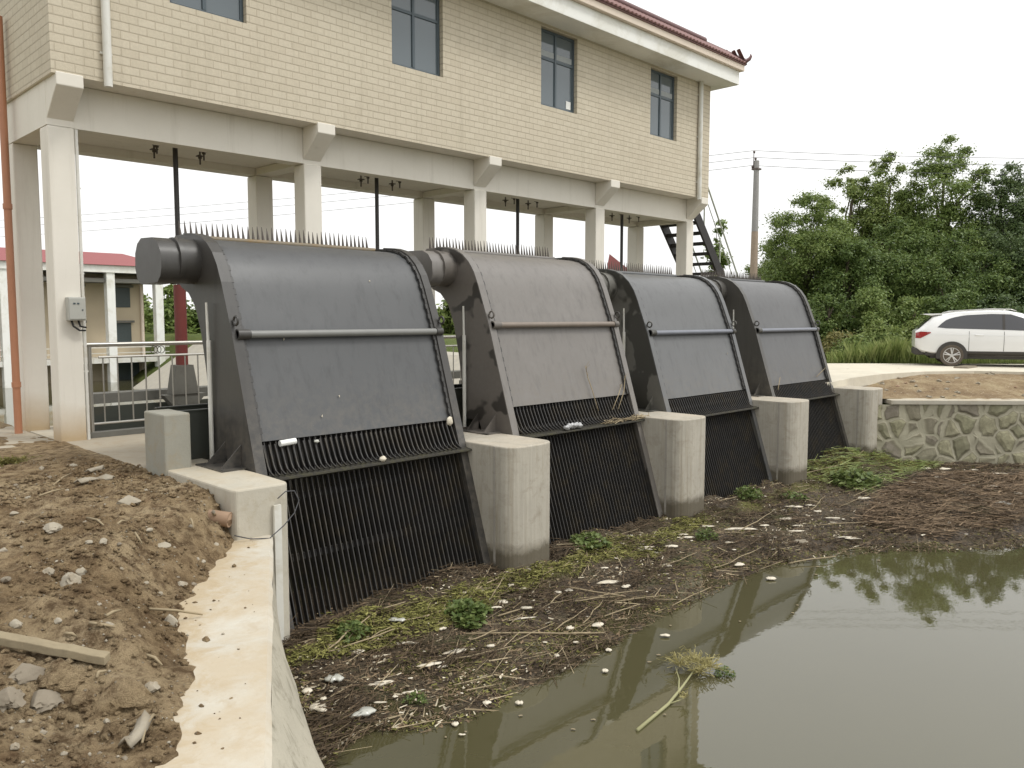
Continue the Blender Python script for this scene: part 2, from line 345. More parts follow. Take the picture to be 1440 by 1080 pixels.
# ------------------------------------------------------------------ mesh building
class MB:
    def __init__(s): s.v = []; s.f = []; s.m = []; s.xf = None; s.mi = 0
    def add(s, vs, fs):
        o = len(s.v)
        if s.xf is not None: vs = [s.xf @ Vector(p) for p in vs]
        s.v += [tuple(p) for p in vs]; s.f += [tuple(i+o for i in f) for f in fs]; s.m += [s.mi]*len(fs); return s
    def box(s, x0, x1, y0, y1, z0, z1):
        return s.add([(x0,y0,z0),(x1,y0,z0),(x1,y1,z0),(x0,y1,z0),(x0,y0,z1),(x1,y0,z1),(x1,y1,z1),(x0,y1,z1)],
                     [(3,2,1,0),(4,5,6,7),(0,1,5,4),(1,2,6,5),(2,3,7,6),(3,0,4,7)])
    def prism(s, poly, axis, a, b):   # poly: 2-D outline; axis 'X': (y,z) 'Y': (x,z) 'Z': (x,y)
        n = len(poly)
        def P(p, t): return {'X': (t, p[0], p[1]), 'Y': (p[0], t, p[1]), 'Z': (p[0], p[1], t)}[axis]
        vs = [P(p, a) for p in poly]+[P(p, b) for p in poly]
        ar = sum(poly[i][0]*poly[(i+1) % n][1]-poly[(i+1) % n][0]*poly[i][1] for i in range(n))
        flip = (ar < 0) ^ (axis == 'Y')
        fs = [tuple(reversed(range(n))), tuple(range(n, 2*n))]+[(i, (i+1) % n, n+(i+1) % n, n+i) for i in range(n)]
        if flip ^ (a > b): fs = [tuple(reversed(f)) for f in fs]
        return s.add(vs, fs)
    def tube(s, pts, rad, n=8, cap=True):
        pts = [Vector(p) for p in pts]; rads = rad if isinstance(rad, (list, tuple)) else [rad]*len(pts)
        vs = []; prev = None
        for i, p in enumerate(pts):
            d = (pts[min(i+1, len(pts)-1)]-pts[max(i-1, 0)])
            d = d.normalized() if d.length > 1e-9 else Vector((0, 0, 1))
            a = Vector((0, 0, 1)) if abs(d.z) < .9 else Vector((1, 0, 0))
            if prev is not None:
                u = prev-d*prev.dot(d); u = u.normalized() if u.length > 1e-6 else d.cross(a).normalized()
            else: u = d.cross(a).normalized()
            prev = u; w = d.cross(u)
            for k in range(n):
                th = 2*math.pi*k/n; vs.append(p+(u*math.cos(th)+w*math.sin(th))*rads[i])
        fs = []
        for i in range(len(pts)-1):
            for k in range(n):
                a, b = i*n+k, i*n+(k+1) % n; fs.append((a, b, b+n, a+n))
        if cap: fs += [tuple(reversed(range(n))), tuple(range((len(pts)-1)*n, len(pts)*n))]
        return s.add(vs, fs)
    def torus(s, c, axis, r, rr, n=14, m=6):
        c = Vector(c); ax = Vector(axis).normalized(); a = Vector((0, 0, 1)) if abs(ax.z) < .9 else Vector((1, 0, 0))
        u = ax.cross(a).normalized(); w = ax.cross(u); vs = []; fs = []
        for i in range(n):
            th = 2*math.pi*i/n; d = u*math.cos(th)+w*math.sin(th)
            for k in range(m):
                ph = 2*math.pi*k/m; vs.append(c+d*(r+rr*math.cos(ph))+ax*rr*math.sin(ph))
        for i in range(n):
            for k in range(m):
                fs.append((i*m+k, ((i+1) % n)*m+k, ((i+1) % n)*m+(k+1) % m, i*m+(k+1) % m))
        return s.add(vs, fs)
    def blob(s, c, rx, ry, rz, seed=0, amp=.25, n=8, m=6, rot=0):
        vs = []; fs = []; cs, sn = math.cos(rot), math.sin(rot)
        for j in range(m+1):
            ph = math.pi*j/m
            for i in range(n):
                th = 2*math.pi*i/n
                d = Vector((math.sin(ph)*math.cos(th), math.sin(ph)*math.sin(th), math.cos(ph)))
                k = 1+amp*noise.noise(d*1.7+Vector((seed*3.1, seed*1.7, seed)))*1.6
                x, y, z = d.x*rx*k, d.y*ry*k, d.z*rz*k
                vs.append((c[0]+x*cs-y*sn, c[1]+x*sn+y*cs, c[2]+z))
        for j in range(m):
            for i in range(n):
                fs.append((j*n+i, (j+1)*n+i, (j+1)*n+(i+1) % n, j*n+(i+1) % n))
        return s.add(vs, fs)

ORG = {}
def tag(o, label=None, cat=None, group=None, kind=None):
    if label: o['label'] = label
    if cat: o['category'] = cat
    if group: o['group'] = group
    if kind: o['kind'] = kind
    return o
def thing(name, loc, label, cat, group=None):
    o = bpy.data.objects.new(name, None); COL.objects.link(o); o.location = loc; o.empty_display_size = .2
    ORG[o.name] = Vector(loc); return tag(o, label, cat, group)
def finish(name, mb, mat, parent=None, smooth=False, bevel=0, uv=True, origin=None, angle=None):
    me = bpy.data.meshes.new(name); vs = np.array(mb.v, dtype=float)
    if parent is not None: org = ORG[parent.name]
    elif origin is not None: org = Vector(origin)
    else:
        lo, hi = vs.min(0), vs.max(0); org = Vector(((lo[0]+hi[0])/2, (lo[1]+hi[1])/2, lo[2]))
    me.from_pydata((vs-np.array(org)).tolist(), [], mb.f)
    mats = mat if isinstance(mat, (list, tuple)) else [mat]
    for m in mats: me.materials.append(m)
    if len(mats) > 1: me.polygons.foreach_set('material_index', mb.m)
    me.update()
    if uv:
        l = me.uv_layers.new(name='UVMap')
        for p in me.polygons:
            n = p.normal; ax = max(range(3), key=lambda i: abs(n[i]))
            if abs(n.z) < .8 and abs(n.x) > .2 and abs(n.y) > .2:      # oblique walls: run along the wall
                d = Vector((-n.y, n.x)).normalized()
                for li in p.loop_indices:
                    w = vs[me.loops[li].vertex_index]; l.data[li].uv = (w[0]*d.x+w[1]*d.y, w[2])
                continue
            for li in p.loop_indices:
                w = vs[me.loops[li].vertex_index]
                l.data[li].uv = ((w[1], w[2]), (w[0], w[2]), (w[0], w[1]))[ax]
    if smooth: me.shade_smooth()
    o = bpy.data.objects.new(name, me); COL.objects.link(o)
    if smooth and angle:
        me.set_sharp_from_angle(angle=R(angle))
    if parent is not None: o.parent = parent; ORG[o.name] = org
    else: o.location = org; ORG[o.name] = org
    if bevel:
        b = o.modifiers.new('bevel', 'BEVEL'); b.width = bevel; b.segments = 2; b.limit_method = 'ANGLE'; b.angle_limit = R(40)
    return o
def part(name, mb, mat, parent, **k): return finish(name, mb, mat, parent, **k)
def single(name, mb, mat, label, cat, group=None, **k): return tag(finish(name, mb, mat, **k), label, cat, group)
def struct(name, mb, mat, **k): return tag(finish(name, mb, mat, **k), kind='structure')
def fnoise(x, y, s, o=4, seed=0): return noise.fractal(Vector((x*s+seed, y*s-seed*.7, seed*1.3)), 1.0, 2.0, o)
def smooth01(t): t = max(0., min(1., t)); return t*t*(3-2*t)
def raw_mesh(name, verts, faces, mat, parent=None, origin=None):      # numpy quads
    me = bpy.data.meshes.new(name); org = ORG[parent.name] if parent is not None else Vector(origin)
    v = verts-np.array(org); nf = len(faces)
    me.vertices.add(len(v)); me.vertices.foreach_set('co', v.astype(np.float32).ravel())
    k = faces.shape[1]
    me.loops.add(nf*k); me.loops.foreach_set('vertex_index', faces.astype(np.int32).ravel())
    me.polygons.add(nf); me.polygons.foreach_set('loop_start', np.arange(0, nf*k, k, dtype=np.int32))
    me.update(calc_edges=True); me.validate(); me.materials.append(mat)
    o = bpy.data.objects.new(name, me); COL.objects.link(o)
    if parent is not None: o.parent = parent
    else: o.location = org
    ORG[o.name] = org
    return o

WZ = -1.70      # water level
S = 4.0         # bay
# ================================================================== SETTING
# ---- upstream water
mb = MB(); mb.add([(-60, -90, WZ), (90, -90, WZ), (90, 0.9, WZ), (-60, 0.9, WZ)], [(0, 1, 2, 3)])
struct('water', mb, MT['water'])
mb = MB(); mb.add([(-8, 2.2, -3.3), (21, 2.2, -3.3), (30, 120, -3.3), (-30, 120, -3.3)], [(0, 1, 2, 3)])
struct('downstream_water', mb, MT['water'])

# near wing wall: straight cap, water face twisting from upright to a slope
D = Vector((-.49, -.872, 0)).normalized(); N = Vector((D.y, -D.x, 0))   # N points inland (towards -x,+y)
if N.x > 0: N = -N
W0 = Vector((.40, -4.75, 0)); CAPZ = -.40
def inland(x, y): return (Vector((x, y, 0))-W0).dot(N)
def along(x, y): return (Vector((x, y, 0))-W0).dot(D)

# ---- earth bank on the near left
def earth_z(x, y):
    s = inland(x, y); a = along(x, y)
    base = .03+.05*fnoise(x, y, .7, 5, 3)+.035*fnoise(x, y, 2.6, 4, 9)+.030*fnoise(x, y, 6, 4, 5)+.022*fnoise(x, y, 15, 3, 2)
    if y > -2.5: base = base*.5+.0
    if -1.6 < y < 0.4 and x > -1.0: base = .03+.012*fnoise(x, y, 3, 3, 1)
    # rubble hollow in the foreground
    base -= .30*math.exp(-((x+2.35)**2/.30+(y+7.7)**2/.5)); base += .045*fnoise(x, y, 3.6, 4, 12)*smooth01((-4.6-y)/2)
    base += .06*math.exp(-((x+1.3)**2/.3+(y+6.1)**2/.4))
    if y < -7.2: base -= .22*smooth01((-7.2-y)/1.6)
    # falls to the wall
    if a > -.3:
        edge = .27+.16*smooth01(a/2.4)-.24*smooth01((a-2.3)/1.7)+.10*fnoise(x, y, 1.3, 3, 8)+.07*fnoise(x, y, 6, 4, 4)
        wid = .40+.5*smooth01(a/1.5)
        k = smooth01((s-edge)/wid)
        base = (CAPZ-.05)*(1-k)+base*k
        if s < edge-.02: base = CAPZ-.03-max(0, (edge-s))*.6
    return base
def grid_mesh(xs, ys, fz, keep=None):
    idx = {}; vs = []; fs = []
    for j, y in enumerate(ys):
        for i, x in enumerate(xs):
            idx[i, j] = len(vs); vs.append((x, y, fz(x, y)))
    for j in range(len(ys)-1):
        for i in range(len(xs)-1):
            if keep is None or keep((xs[i]+xs[i+1])/2, (ys[j]+ys[j+1])/2):
                fs.append((idx[i, j], idx[i+1, j], idx[i+1, j+1], idx[i, j+1]))
    m = MB(); m.v = vs; m.f = fs; m.m = [0]*len(fs); return m
xs = list(np.arange(-16, -4.5, .35))+list(np.arange(-4.5, .76, .04)); ys = list(np.arange(-24, -10.5, .3))+list(np.arange(-10.5, 1.0, .045))+list(np.arange(1.0, 6, .2))
def keep_earth(x, y):
    if x > .02 and y > -4.72: return False
    if x > .70 and y > -6: return False
    return inland(x, y) > .06 or y > -4.72
em = grid_mesh(xs, ys, earth_z, keep_earth)
struct('earth_bank', em, MT['earth'], smooth=True, uv=False, origin=(0, 0, 0))

# ---- coarse terrain out to the horizon
def terrain_z(x, y):
    if y < 4.2:
        if x < -16 or (inland(x, y) > 12): return -.3
        e = Vector((x-16.6, y+5.2)); 
        if x > 17.6 and (x-16.6)*.73+(y+5.2)*.68 > 1.0: return -.5 if y > -40 else .05
        return -4.5
    zz = -4.6
    xr = 17.5+.05*(y-5); xl = -1.5-.02*(y-5)
    if x > xr: zz = -4.6+min(4.7, (x-xr)*.75)
    if x < xl: zz = -4.6+min(4.4, (xl-x)*.8)
    if y > 58: zz = max(zz, -4.6+min(4.7, (y-58)*.3))
    h = max(0, y+.4*x-95)
    zz += min(5.5, h*.09)*(.6+.5*fnoise(x, y, .02, 3, 2))
    return zz+.12*fnoise(x, y, .3, 3, 6)
xs = [-900, -500, -250, -120, -70, -45]+list(np.arange(-32, 70, 1.5))+[80, 100, 130, 170, 250, 500, 900]
ys = [-900, -400, -200, -100, -60, -40]+list(np.arange(-30, 90, 1.5))+[100, 115, 130, 150, 180, 220, 300, 500, 900]
def tz(x, y):
    if x > 75 or y > 160 or x < -40 or y < -45:
        return (.0 if y < 50 else 1.5)+(0 if x > 75 or x < -40 else 0)
    return terrain_z(x, y)
tm = grid_mesh(xs, ys, tz)
struct('terrain', tm, MT['terrain'], smooth=True, uv=False, origin=(0, 0, 0))

# ---- right bank: rubble ground from the stone wall up to the road
A = Vector((16.44, -5.12, 0)); SD = Vector((.68, -.733, 0)).normalized(); SN = Vector((.733, .68, 0))   # stone wall line, SN inland
def rb_z(s): return -.16+.40*smooth01((s-.4)/3.0)
vs = []; fs = []; na, nb = 150, 90
for i in range(na+1):
    a = -.6+i*26/na
    for j in range(nb+1):
        s = .22+j*7.5/nb
        p = A+SD*a+SN*s
        vs.append((p.x, p.y, rb_z(s)+(.03*fnoise(p.x, p.y, 1.5, 4, 3)+.025*fnoise(p.x, p.y, 6, 3, 7))*(1 if .3 < s < 2.6 else .35)))
for i in range(na):
    for j in range(nb):
        k = i*(nb+1)+j; fs.append((k, k+nb+1, k+nb+2, k+1))
m = MB(); m.v = vs; m.f = fs; m.m = [0]*len(fs)
struct('rubble_ground', m, MT['rubble'], smooth=True, uv=False, origin=(0, 0, 0))

# ---- concrete road
near = [on_z(1120, 541, .22), on_z(1172, 537, .24), on_z(1200, 531, .27), on_z(1240, 526, .3), on_z(1300, 522.5, .31), on_z(1370, 521.5, .31), on_z(1440, 523, .31), on_z(1640, 540, .31)]
far = [on_z(1090, 510.5, .24), on_z(1130, 511, .27), on_z(1165, 511, .29), on_z(1200, 511, .31), on_z(1260, 511.2, .31), on_z(1340, 511.5, .31), on_z(1440, 512, .31), on_z(1640, 513, .31)]
m = MB(); n = len(near)
vs = [tuple(p) for p in near]+[tuple(p) for p in far]+[(p.x, p.y, p.z-.25) for p in near]+[(p.x, p.y, p.z-.25) for p in far]
fs = [(i, i+1, n+i+1, n+i) for i in range(n-1)]+[(2*n+i, 2*n+i+1, i+1, i) for i in range(n-1)]+[(n+i, n+i+1, 3*n+i+1, 3*n+i) for i in range(n-1)]
m.add(vs, fs); struct('road', m, MT['road'], uv=False)
# grass verge behind the road (ground for trees)
m = MB(); P0 = at_depth(1000, 500, 27); 
q = [on_z(1040, 510, .2), on_z(1700, 513.5, .2)]
b1 = [Vector((q[0].x+30, q[0].y+40, .6)), Vector((q[1].x+45, q[1].y+30, .6))]
NX, NY = 40, 30; vs = []; fs = []
for i in range(NX+1):
    for j in range(NY+1):
        u, w = i/NX, j/NY
        p = (q[0].lerp(q[1], u)).lerp(b1[0].lerp(b1[1], u), w)
        vs.append((p.x, p.y, .24+.5*w+.12*fnoise(p.x, p.y, .5, 3, 1)*min(1, w*8)))
for i in range(NX):
    for j in range(NY):
        k = i*(NY+1)+j; fs.append((k, k+NY+1, k+NY+2, k+1))
m.v = vs; m.f = fs; m.m = [0]*len(fs); struct('grass_verge', m, MT['terrain'], smooth=True, uv=False, origin=(0, 0, 0))

# ---- working deck of the gate house, over the channels
m = MB(); m.box(.02, 16.6, -2.92, .75, -.15, .02); struct('deck', m, MT['deck'])
m = MB(); m.box(-3.2, .0, -1.2, 3.2, -.3, .012); struct('apron', m, MT['deck'])
# downstream canal bank of pale concrete
m = MB()
for y0, y1 in ((16, 32), (32, 48)):
    m.add([(18.2, y0, -3.6), (18.2, y1, -3.6), (23.5, y1, -.1), (23.5, y0, -.1), (27, y1, .05), (27, y0, .05)], [(3, 2, 1, 0), (5, 4, 2, 3)])
struct('canal_bank', m, MT['bank'], uv=False)

# ================================================================== WALLS AND PIERS
# near wing wall
m = MB(); fs = []; vs = []; L = 13.0; K = 60
for i in range(K+1):
    a = L*i/K; p = W0+D*a; off = 1.15*smooth01(a/5.2)*1.0
    j = .012*fnoise(a, 3, 2.5, 3, 2)
    top_o = p; top_i = p+N*.82; foot = p-N*off
    vs += [(top_i.x, top_i.y, CAPZ-.9), (top_i.x, top_i.y, CAPZ), (top_o.x+N.x*.03, top_o.y+N.y*.03, CAPZ+j*.3), (top_o.x-N.x*j, top_o.y-N.y*j, CAPZ-.03)]
for i in range(K):
    k = i*4
    for q_ in range(3): fs.append((k+q_, k+4+q_, k+5+q_, k+1+q_))
m.add(vs, fs)
root = thing('wing_wall', (W0.x, W0.y, -2.2), 'bright concrete wing wall running from the camera to the first rack, its water face flaring into a slope', 'wall')
part('cap', m, MT['wallcap'], root, uv=False)
m = MB(); vs = []; fs = []; KV = 14
for i in range(K+1):
    a = L*i/K; p = W0+D*a; off = 1.2*smooth01(a/5.5)
    for j in range(KV+1):
        w = j/KV; q_ = p-N*(off*w); rg = .035*fnoise(a, w*2, 1.6, 4, 5)*min(1, w*4)*min(1, a)
        vs.append((q_.x-N.x*rg, q_.y-N.y*rg, CAPZ-.03-w*1.75))
for i in range(K):
    for j in range(KV):
        k = i*(KV+1)+j; fs.append((k, k+KV+1, k+KV+2, k+1))
m.add(vs, fs); part('sloped_face', m, MT['batter'], root, smooth=True, uv=False)

# abutment at the near end of the gates
m = MB()
r = .12; pts = [(.0, -2.6), (.0, -4.66)]
pts += [(.03, -4.72), (.50, -4.74)]+[(.50+r*math.sin(t), -4.74+r-r*math.cos(t)) for t in (.5, 1.0, 1.57)]+[(.635, -4.2), (.635, -2.6)]
m.prism(pts, 'Z', -2.6, .10)
m.box(.05, .63, -2.6, 2.6, -4.5, .008)
single('abutment', m, MT['abut'], 'square ended concrete abutment left of the first rack, soil heaped against it', 'concrete abutment', bevel=.02)

def pier(k, label, half=False):
    X0 = S*k-.252; X1 = S*k+.650
    root = thing('pier', (S*k+.2, -4.3, -2.6), label, 'concrete pier', 'concrete piers between the racks')
    cx, rr = (X0+X1)/2, (X1-X0)/2; cy = -4.56
    out = [(X0, -3.0), (X0, cy)]
    for i in range(1, 16):
        th = math.pi*(1-i/16); c_, s_ = math.cos(th), math.sin(th); out.append((cx+rr*math.copysign(abs(c_)**.72, c_), cy-rr*.62*abs(s_)**.72))
    out += [(X1, cy), (X1, -3.0)]
    m = MB(); m.prism(out, 'Z', -2.8, .10)
    part('nose', m, MT['pier'], root, bevel=.018)
    m = MB(); m.box(X0+.01, X1-.01, -3.0, 2.7, -4.5, -.152); m.box(X0+.01, X1-.01, -3.0, -2.923, -.152, .098)
    part('shaft', m, MT['pier'], root)
    m = MB(); m.box(X0-.008, X0+.02, cy+.02, cy+.055, -2.7, .09); part('form_seam', m, MT['concrete'], root)
    return root
pier(1, 'round nosed concrete pier between the nearest rack and the brownish rack')
pier(2, 'round nosed concrete pier between the brownish rack and the third rack')
pier(3, 'round nosed concrete pier between the third rack and the farthest rack')
pier(4, 'round nosed concrete pier joined to the field stone wall')

# field stone wall
root = thing('stone_wall', (A.x, A.y, -2.4), 'mortared field stone retaining wall with concrete coping on the far bank', 'wall')
def strip(a0, a1, s0, s1, z0, z1, nseg=1):
    m = MB()
    c_ = [A+SD*a0+SN*s0, A+SD*a1+SN*s0, A+SD*a1+SN*s1, A+SD*a0+SN*s1]
    m.add([(p.x, p.y, z0) for p in c_]+[(p.x, p.y, z1) for p in c_], [(3,2,1,0),(4,5,6,7),(0,1,5,4),(1,2,6,5),(2,3,7,6),(3,0,4,7)]); return m
# stone face as a bumpy sheet
m = MB(); vs = []; fs = []; na, nb = 240, 26
for i in range(na+1):
    a = -.75+26*i/na
    for j in range(nb+1):
        z = -2.4+(2.4-.27)*j/nb
        vv = noise.voronoi(Vector(((a+A.dot(SD))*2.3, z*2.3, 0)))[0]
        b_ = min(1, (vv[1]-vv[0])*3.0)*.035
        p = A+SD*a-SN*b_; vs.append((p.x, p.y, z))
for i in range(na):
    for j in range(nb):
        k = i*(nb+1)+j; fs.append((k, k+nb+1, k+nb+2, k+1))
m.v = vs; m.f = fs; m.m = [0]*len(fs)
part('stone_face', m, MT['stone'], root, smooth=True)
part('coping', strip(-.12, 26, -.06, .42, -.268, -.16), MT['abut'], root, bevel=.015)

# ================================================================== GATE HOUSE
gh = thing('gatehouse', (8.2, 1.3, 0), 'beige tiled gatehouse raised on cream columns above the racks', 'building')
ZT, XL, XR, YB = 5.03, -.05, 16.37, 2.92; ZE = 8.06
wins = [(1.57, 2.77), (5.58, 6.79), (9.55, 10.75), (13.58, 14.76)]; WZ0, WZ1 = 6.35, 7.99
m = MB()
xsplit = sorted({XL, XR} | {x for w in wins for x in w}); zsplit = [ZT, WZ0, WZ1, ZE]
def is_win(x, z): return any(a < x < b for a, b in wins) and WZ0 < z < WZ1
for i in range(len(xsplit)-1):
    for j in range(3):
        x0, x1, z0, z1 = xsplit[i], xsplit[i+1], zsplit[j], zsplit[j+1]
        if not is_win((x0+x1)/2, (z0+z1)/2): m.add([(x0, 0, z0), (x1, 0, z0), (x1, 0, z1), (x0, 0, z1)], [(0, 1, 2, 3)])
for a, b in wins:
    d = .16
    m.add([(a, 0, WZ0), (a, d, WZ0), (a, d, WZ1), (a, 0, WZ1)], [(0, 1, 2, 3)]); m.add([(b, 0, WZ0), (b, d, WZ0), (b, d, WZ1), (b, 0, WZ1)], [(3, 2, 1, 0)])
    m.add([(a, 0, WZ0), (b, 0, WZ0), (b, d, WZ0), (a, d, WZ0)], [(0, 1, 2, 3)]); m.add([(a, 0, WZ1), (b, 0, WZ1), (b, d, WZ1), (a, d, WZ1)], [(3, 2, 1, 0)])
m.add([(XL, 0, ZT), (XL, 0, ZE), (XL, YB, ZE), (XL, YB, ZT)], [(0, 1, 2, 3)]); m.add([(XR, 0, ZT), (XR, 0, ZE), (XR, YB, ZE), (XR, YB, ZT)], [(3, 2, 1, 0)])
m.add([(XL, YB, ZT), (XL, YB, ZE), (XR, YB, ZE), (XR, YB, ZT)], [(0, 1, 2, 3)])
part('wall', m, MT['tile'], gh)
m = MB(); m.box(XL+.25, XR-.25, .9, .92, 5.1, 8.0); part('inner_wall', m, MT['farwall'], gh)
for wi, (a, b) in enumerate(wins):
    fw = .055; y0, y1 = .09, .15; m = MB()
    a_, b_ = a+.004, b-.004; z0, z1 = WZ0+.004, WZ1-.004; mx = a+(b-a)*.47; tzv = WZ0+1.03
    m.box(a_, a_+fw, y0, y1, z0, z1); m.box(b_-fw, b_, y0, y1, z0, z1); m.box(a_+fw, b_-fw, y0, y1, z0, z0+fw); m.box(a_+fw, b_-fw, y0, y1, z1-fw, z1)
    m.box(mx-.03, mx+.03, y0-.004, y1, z0+fw, z1-fw); m.box(a_+fw, mx-.03, y0+.003, y1-.003, tzv-.03, tzv+.03); m.box(mx+.03, b_-fw, y0+.003, y1-.003, tzv-.03, tzv+.03)
    wf = part('window', m, MT['frame'], gh, bevel=.006)
    for (xa, xb) in ((a_+fw, mx-.03), (mx+.03, b_-fw)):
        for (za, zb) in ((z0+fw, tzv-.03), (tzv+.03, z1-fw)):
            g = MB(); g.box(xa, xb, .112, .120, za, zb); part('pane', g, MT['glass'], wf)
    if wi == 2:
        g = MB(); g.box(b_-fw-.2, b_-fw-.05, .104, .108, z0+fw+.03, z0+fw+.2); part('notice', g, MT['paper'], wf)
    if wi in (2, 3):
        g = MB(); g.box(a_+fw+.01, mx-.04, .105, .109, tzv+.05, tzv+.17); g.box(mx+.04, b_-fw-.02, .105, .109, tzv+.05, tzv+.17); part('blind', g, MT['blind'], wf)
# columns, beams, brackets
WC, YC = .345, .432
for k in range(5):
    for yy in (YC, 2.117):
        m = MB(); m.box(S*k, S*k+WC, yy, yy+.345, -3.9 if False else -.02, 4.43); part('column', m, MT['plaster'], gh, bevel=.02)
for yy in (YC+.03, 2.117+.03):
    m = MB()
    for k in range(4): m.box(S*k+.002 if k else -.0, S*(k+1)-.002 if k < 3 else 16+WC, yy, yy+.29, 4.432, ZT-.004)
    part('beam', m, MT['plaster'], gh)
for k in range(1, 5):
    m = MB(); m.box(S*k+.02, S*k+WC-.02, YC+.322, 2.145, 4.434, 4.56) ; part('cross_beam', m, MT['plaster'], gh, bevel=.01)
m = MB(); m.box(-.004, .336, YC+.004, 2.458, 4.431, ZT-.003); part('end_beam', m, MT['plaster'], gh)
m = MB(); m.box(.36, 16.3, YC+.325, 2.14, 4.565, ZT-.008); part('floor_slab', m, MT['plaster'], gh)
m = MB(); m.box(XL+.002, XR-.002, .004, YB-.004, ZT+.002, ZT+.06); part('floor_edge', m, MT['plaster'], gh)
for k in range(5):
    m = MB(); m.prism([(-.022, 5.055), (-.022, 4.885), (YC+.028, 4.50), (YC+.028, 5.055)], 'X', S*k, S*k+WC); part('bracket', m, MT['plaster'], gh, bevel=.012)
    m = MB(); m.prism([(YB+.02, 5.055), (YB+.02, 4.885), (2.44, 4.50), (2.44, 5.055)], 'X', S*k, S*k+WC); part('bracket', m, MT['plaster'], gh, bevel=.012)
# hanging anchor bolts round each screw stem
for k in range(4):
    xc = S*k+2.12
    for dx, dy in ((-.42, .95), (-.30, 1.35), (.34, .95), (.46, 1.35)):
        m = MB(); y = dy; x = xc+dx
        m.tube([(x, y, 4.566), (x, y, 4.34)], .014, 6); m.box(x-.05, x+.05, y-.05, y+.05, 4.47, 4.487); m.tube([(x, y, 4.47), (x, y, 4.435)], .03, 6)
        part('anchor_bolt', m, MT['tine'], gh)
# eaves
EX0, EX1, EY0, EY1 = -.5, 16.80, -.62, 3.5
m = MB(); m.box(EX0, EX1, EY0, EY1, 8.062, 8.42); part('fascia', m, MT['white'], gh, bevel=.01)
m = MB(); m.box(EX0-.1, EX1+.1, EY0-.1, EY1+.1, 8.421, 8.575); part('gutter_band', m, MT['cream'], gh, bevel=.012)
# tiles along the eaves: barrels running up a short slope
m = MB(); z0 = 8.60; pitch = R(38); ln = .5
def barrel(x, y, dx, dy):      # (dx,dy): uphill in plan
    up = Vector((dx*math.cos(pitch), dy*math.cos(pitch), math.sin(pitch))); side = Vector((-dy, dx, 0)); nn = side.cross(up)
    if nn.z < 0: nn = -nn
    vs = []; 
    for t_ in (0, ln):
        for i in range(7):
            th = math.pi*i/6; p = Vector((x, y, z0))+up*t_+side*(.055*math.cos(th))+nn*(.05*math.sin(th)); vs.append(p)
    fs = [(i, i+1, 8+i, 7+i) for i in range(6)]+[(0, 1, 2, 3, 4, 5, 6)]
    m.add(vs, fs)
tx0, tx1, ty0, ty1 = EX0-.15, EX1+.15, EY0-.15, EY1+.15
x = tx0+.06
while x < tx1: barrel(x, ty0, 0, 1); x += .15
y = ty0+.06
while y < ty1: barrel(tx1, y, -1, 0); barrel(tx0, y, 1, 0); y += .15
cz = ln*math.cos(pitch); sz = ln*math.sin(pitch)
m.add([(tx0, ty0, z0), (tx1, ty0, z0), (tx1, ty1, z0), (tx0, ty1, z0), (tx0+cz, ty0+cz, z0+sz), (tx1-cz, ty0+cz, z0+sz), (tx1-cz, ty1-cz, z0+sz), (tx0+cz, ty1-cz, z0+sz)],
      [(0, 1, 5, 4), (1, 2, 6, 5), (2, 3, 7, 6), (3, 0, 4, 7), (4, 5, 6, 7)])
m.box(tx0+.02, tx1-.02, ty0+.02, ty0+.1, 8.576, z0); m.box(tx1-.1, tx1-.02, ty0+.1, ty1-.02, 8.576, z0)
rf = part('roof', m, MT['roof'], gh)
m = MB()
m.tube([(tx0+cz, ty0+cz, z0+sz+.05), (15.4, ty0+cz, z0+sz+.05)], .085, 8); m.tube([(15.4, ty0+cz, z0+sz), (tx1-cz, ty0+cz, z0+sz)], .06, 8)
m.tube([(tx1-cz, ty0+cz, z0+sz), (tx1-.02, ty0+.02, z0+.08)], .065, 8); m.tube([(tx1-cz, ty0+cz, z0+sz+.02), (tx1-cz, ty1-cz, z0+sz+.02)], .07, 8)
part('ridge', m, MT['roofdark'], rf, smooth=True, angle=50)
m = MB(); h0 = Vector((tx1-.04, ty0+.04, z0+.10)); dd = Vector((.70, -.70, 0))
m.tube([h0-dd*.1, h0+dd*.03+Vector((0, 0, .0)), h0+dd*.11+Vector((0, 0, .05)), h0+dd*.15+Vector((0, 0, .12)), h0+dd*.14+Vector((0, 0, .18))], [.055, .058, .048, .036, .012], 8)
part('hip_finial', m, MT['roofdark'], rf, smooth=True)
# downpipes
for xx, w in ((.65, .058), (15.80, .062)):
    m = MB(); m.tube([(xx, -.062, 4.96), (xx, -.062, 8.06)], w, 12)
    for zc in (5.4, 6.6, 7.7): m.box(xx-.08, xx+.08, -.03, -.001, zc, zc+.03)
    part('downpipe', m, MT['pvc'], gh, smooth=True, angle=40)

# junction box and conduit on the first column
jb = thing('junction_box', (.25, .34, 1.72), 'small grey electrical box with hanging cables on the first cream column', 'electrical box')
m = MB(); m.box(.13, .36, .30, .431, 1.74, 2.07); part('case', m, MT['boxgrey'], jb, bevel=.01)
m = MB(); m.box(.14, .35, .292, .299, 1.76, 2.05); dr = part('door', m, MT['boxgrey'], jb, bevel=.004)
m = MB(); m.box(.19, .22, .286, .2915, 1.97, 1.99); m.box(.24, .27, .286, .2915, 1.97, 1.99); m.tube([(.31, .292, 1.89), (.31, .284, 1.89)], .01, 8); part('latch', m, MT['frame'], dr)
m = MB(); m.tube([(.18, .36, 1.742), (.2, .35, 1.66), (.28, .35, 1.60), (.36, .36, 1.60)], .014, 6); m.tube([(.27, .36, 1.742), (.29, .35, 1.66), (.37, .36, 1.64)], .014, 6); part('cable', m, MT['blackrub'], jb, smooth=True)
m = MB(); m.tube([(.375, .46, .02), (.375, .46, 4.42)], .024, 8)
